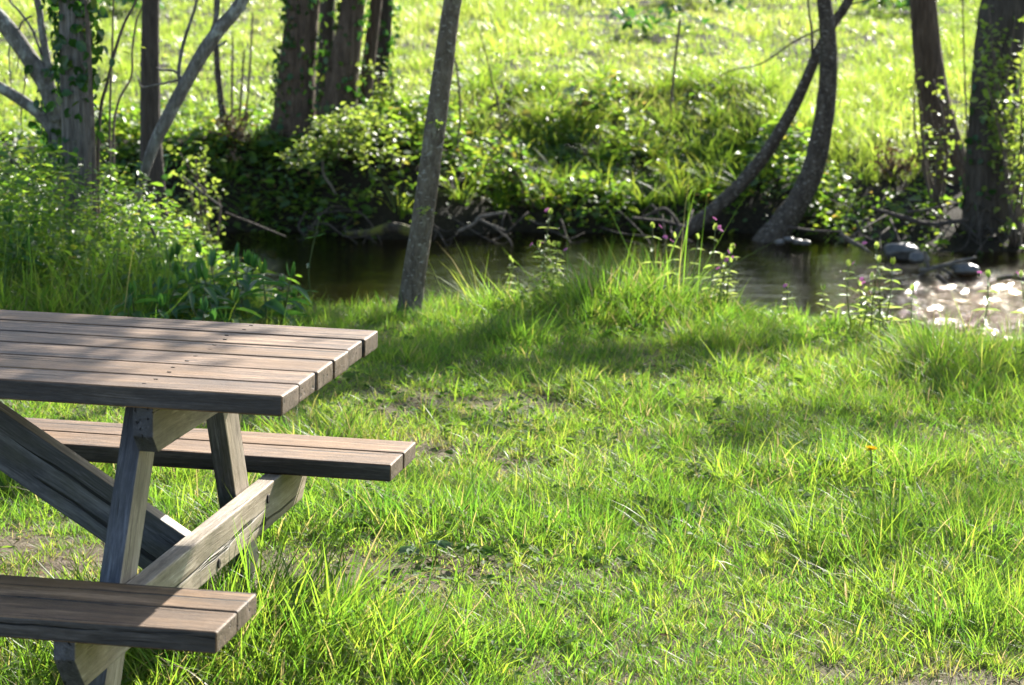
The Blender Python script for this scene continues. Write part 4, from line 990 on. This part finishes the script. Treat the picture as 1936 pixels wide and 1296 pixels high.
# ------------------------------------------------------------------ driftwood, logs and stones
def stick(label, pts, y, mat, name='driftwood_branch', cat='branch', forks=(), group=None, sides=9, rough=.12, seed=0):
    P, r = px_path(pts, y); t = thing(name, label, cat, P[0], group); mb = MB(); tube(mb, P, r, sides, 10*len(P), rough, seed)
    for f_ in forks:
        Pf, rf = px_path(f_, y); tube(mb, Pf, rf, 8, 8*len(Pf), rough, seed+1)
    mb.build('wood', mat, t); return t
GD = 'dead branches along the creek'
stick('pale forked branch lying on the far water edge right of the leaning trunk', [(865, 438, 6), (895, 424, 6), (905, 412, 7), (930, 406, 6), (957, 402, 5)], 15.9, B_pale, forks=[[(905, 414, 6), (925, 424, 5), (955, 436, 4)], [(925, 424, 3), (960, 450, 3), (970, 470, 2)]], group=GD, seed=1)
stick('mossy log half sunk at the far water edge left of the leaning trunk', [(655, 442, 10), (700, 440, 15), (740, 430, 20), (775, 438, 22), (800, 450, 14)], 16.1, B_moss, 'mossy_log', 'log', group=None, sides=14, seed=2)
stick('grey branch with upturned twigs left of the bowed stems', [(1195, 412, 6), (1230, 416, 6), (1262, 420, 6), (1296, 430, 5)], 15.95, B_wet, forks=[[(1232, 402, 5), (1258, 396, 6), (1280, 420, 6), (1290, 450, 5)], [(1215, 410, 4), (1245, 400, 4)]], group=GD, seed=3)
stick('short pale stick poking from the water right of the bowed stems', [(1588, 442, 8), (1608, 456, 9), (1628, 466, 7), (1645, 478, 4)], 15.3, B_pale, group=GD, seed=4)
stick('upright pale stub standing in the debris at the riffle', [(1757, 512, 7), (1752, 495, 8), (1749, 476, 8)], 14.6, B_pale, group=GD, seed=5)
stick('pale branch lying across the debris at the riffle', [(1738, 512, 8), (1775, 505, 8), (1810, 495, 7), (1845, 487, 5)], 14.6, B_pale, forks=[[(1775, 505, 5), (1800, 520, 5), (1835, 545, 4)], [(1760, 510, 4), (1700, 540, 4), (1672, 560, 3)]], group=GD, seed=6)
stick('dark branch sloping down through the riffle', [(1770, 520, 9), (1800, 545, 8), (1840, 572, 6), (1880, 590, 4)], 14.2, B_wet, group=GD, seed=7)
stick('thin root trailing from the thicker bowed stem into the water', [(1492, 430, 6), (1530, 436, 6), (1560, 438, 5), (1600, 438, 3)], 15.9, B_wet, group=GD, seed=8, forks=[[(1490, 428, 5), (1482, 445, 5), (1478, 458, 4)]])
stick('long brown branch leaning on the right bank before the massive trunk', [(1650, 395, 7), (1710, 412, 9), (1760, 424, 9), (1830, 416, 7)], 15.6, B_wet, group=GD, seed=9, forks=[[(1715, 402, 5), (1760, 395, 4), (1810, 385, 3)]])
stick('mossy stick lying on the gravel at the right edge', [(1885, 528, 8), (1910, 524, 9), (1945, 530, 8)], 14.3, B_moss, group=GD, seed=10)
stick('bare fallen branch below the dark trunk', [(300, 398, 6), (330, 415, 6), (352, 432, 6), (370, 440, 3)], 13.0, B_wet, group=GD, seed=11)
stick('long thin dead branch slanting into the black water', [(425, 402, 4), (470, 420, 5), (510, 436, 4), (540, 448, 3)], 14.2, B_wet, group=GD, seed=12)
stick('forked dead twig over the bank right of the leafy bush', [(345, 335, 4), (370, 355, 5), (392, 372, 5), (420, 392, 3)], 13.6, B_pale, forks=[[(372, 345, 3), (385, 358, 3), (390, 372, 3)]], group=GD, seed=13)
stick('whitish bent stick in front of the black water beside the broad leaves', [(280, 420, 6), (290, 440, 6), (300, 468, 5)], 10.6, B_pale, group=GD, seed=14)
stick('bleached stick hanging under the layered shrub', [(610, 300, 5), (612, 330, 6), (625, 350, 6), (635, 368, 4)], 16.3, B_pale, group=GD, seed=15)
stick('bright bleached pole lying in the weeds at the left edge', [(-20, 280, 10), (10, 295, 10), (45, 320, 9)], 11.3, B_pale, group=GD, seed=16)
# tangled roots washed out along the far bank
t = thing('washed_out_roots', 'tangle of washed-out roots along the dark far bank', 'roots', base_of(at(1000, 440, 16.2)))
for k in range(24):
    px0 = rng.uniform(560, 1330); p0 = at(px0, rng.uniform(395, 432), 16.3+.25*rng.random()); p1 = at(px0+rng.normal(0, 60), rng.uniform(440, 458), 15.95+.2*rng.random())
    mb = MB(); tube(mb, [p0, (p0+p1)/2+rng.normal(0, .07, 3), p1+rng.normal(0, .03, 3), p1+rng.normal(0, .10, 3)*np.array([1, .4, .2])], [.007, .006, .004, .002], 6, 14, .15, k); mb.build('root', B_dark, t)
t = thing('washed_out_roots', 'tangle of thin dark roots at the foot of the massive trunk', 'roots', base_of(at(1760, 440, 15.4)))
for k in range(20):
    px0 = rng.uniform(1600, 1930); p0 = at(px0, rng.uniform(400, 450), 15.7+.3*rng.random()); p1 = at(px0+rng.normal(0, 70), rng.uniform(440, 490), 15.2+.3*rng.random())
    mb = MB(); tube(mb, [p0, (p0+p1)/2+rng.normal(0, .07, 3), p1], [.008, .006, .003], 6, 12, .15, k); mb.build('root', B_dark, t)

def stone(label, px, py, y, r, seed, squash=.6, group='stones in the creek', mat=None):
    c_ = at(px, py, y); me = bpy.data.meshes.new('stone'); bm = bmesh.new(); bmesh.ops.create_icosphere(bm, subdivisions=3, radius=1)
    for v in bm.verts:
        p_ = np.array(v.co); k = 1+.35*(vnoise(p_[0]*1.6+seed*7.3, p_[1]*1.6+p_[2]*2.1, seed)-.5)+.12*(vnoise(p_[0]*5+seed, p_[1]*5+p_[2]*6, seed+3)-.5)
        v.co = Vector(p_*k*r*np.array([1.15, .9, squash]))
    bm.to_mesh(me); bm.free(); me.materials.append(mat or M_stone)
    for p_ in me.polygons: p_.use_smooth = True
    o = bpy.data.objects.new('stone', me); o.location = c_; link(o); return tag(o, label, 'stone', group)
stone('largest grey boulder on the dark right bank', 1705, 476, 15.3, .095, 1)
stone('pale stone below the largest boulder', 1737, 488, 14.9, .055, 2)
stone('flat grey stone on the debris right of the pale stub', 1825, 508, 14.6, .075, 3, .45)
for k, (px, py, lab) in enumerate(((1474, 458, 'leftmost lit pebble at the foot of the thicker bowed stem'), (1492, 453, 'topmost lit pebble at the foot of the thicker bowed stem'), (1508, 458, 'middle lit pebble at the water line by the thicker bowed stem'), (1522, 459, 'rightmost lit pebble at the water line by the thicker bowed stem'))):
    stone(lab, px, py, 15.75, .03, 10+k)

# ------------------------------------------------------------------ light, sky, camera
w = bpy.data.worlds.new('World'); SC.world = w; w.use_nodes = True
nt = w.node_tree; bg = nt.nodes['Background']
sky = nt.nodes.new('ShaderNodeTexSky'); sky.sky_type = 'NISHITA'; sky.sun_disc = False
el = math.asin(SUN[2]); sky.sun_elevation = el; sky.sun_rotation = math.atan2(SUN[0], SUN[1])
nt.links.new(sky.outputs[0], bg.inputs[0]); bg.inputs[1].default_value = .095
sl = bpy.data.lights.new('sun', 'SUN'); sl.energy = 5.0; sl.angle = math.radians(.5); sl.color = (1, .95, .86)
so = bpy.data.objects.new('sun', sl); link(so); so.location = SUN*30
so.rotation_euler = Vector(SUN).to_track_quat('Z', 'Y').to_euler()
cam = bpy.data.cameras.new('camera'); co = bpy.data.objects.new('camera', cam); link(co)
co.location = (0, 0, ZC); co.rotation_euler = (PI/2-PITCH, 0, 0)
cam.sensor_width = 36; cam.lens = 36*F/IW; cam.clip_end = 400; cam.clip_start = .1
cam.dof.use_dof = True; cam.dof.focus_distance = 5.9; cam.dof.aperture_fstop = 8.0
SC.camera = co
SC.view_settings.view_transform = 'Standard'; SC.view_settings.look = 'None'; SC.view_settings.gamma = 1
SC.view_settings.exposure = 1.83
SC.cycles.use_denoising = True
SC.cycles.max_bounces = 8; SC.cycles.diffuse_bounces = 4; SC.cycles.glossy_bounces = 3; SC.cycles.transparent_max_bounces = 8
SC.cycles.sample_clamp_indirect = 6
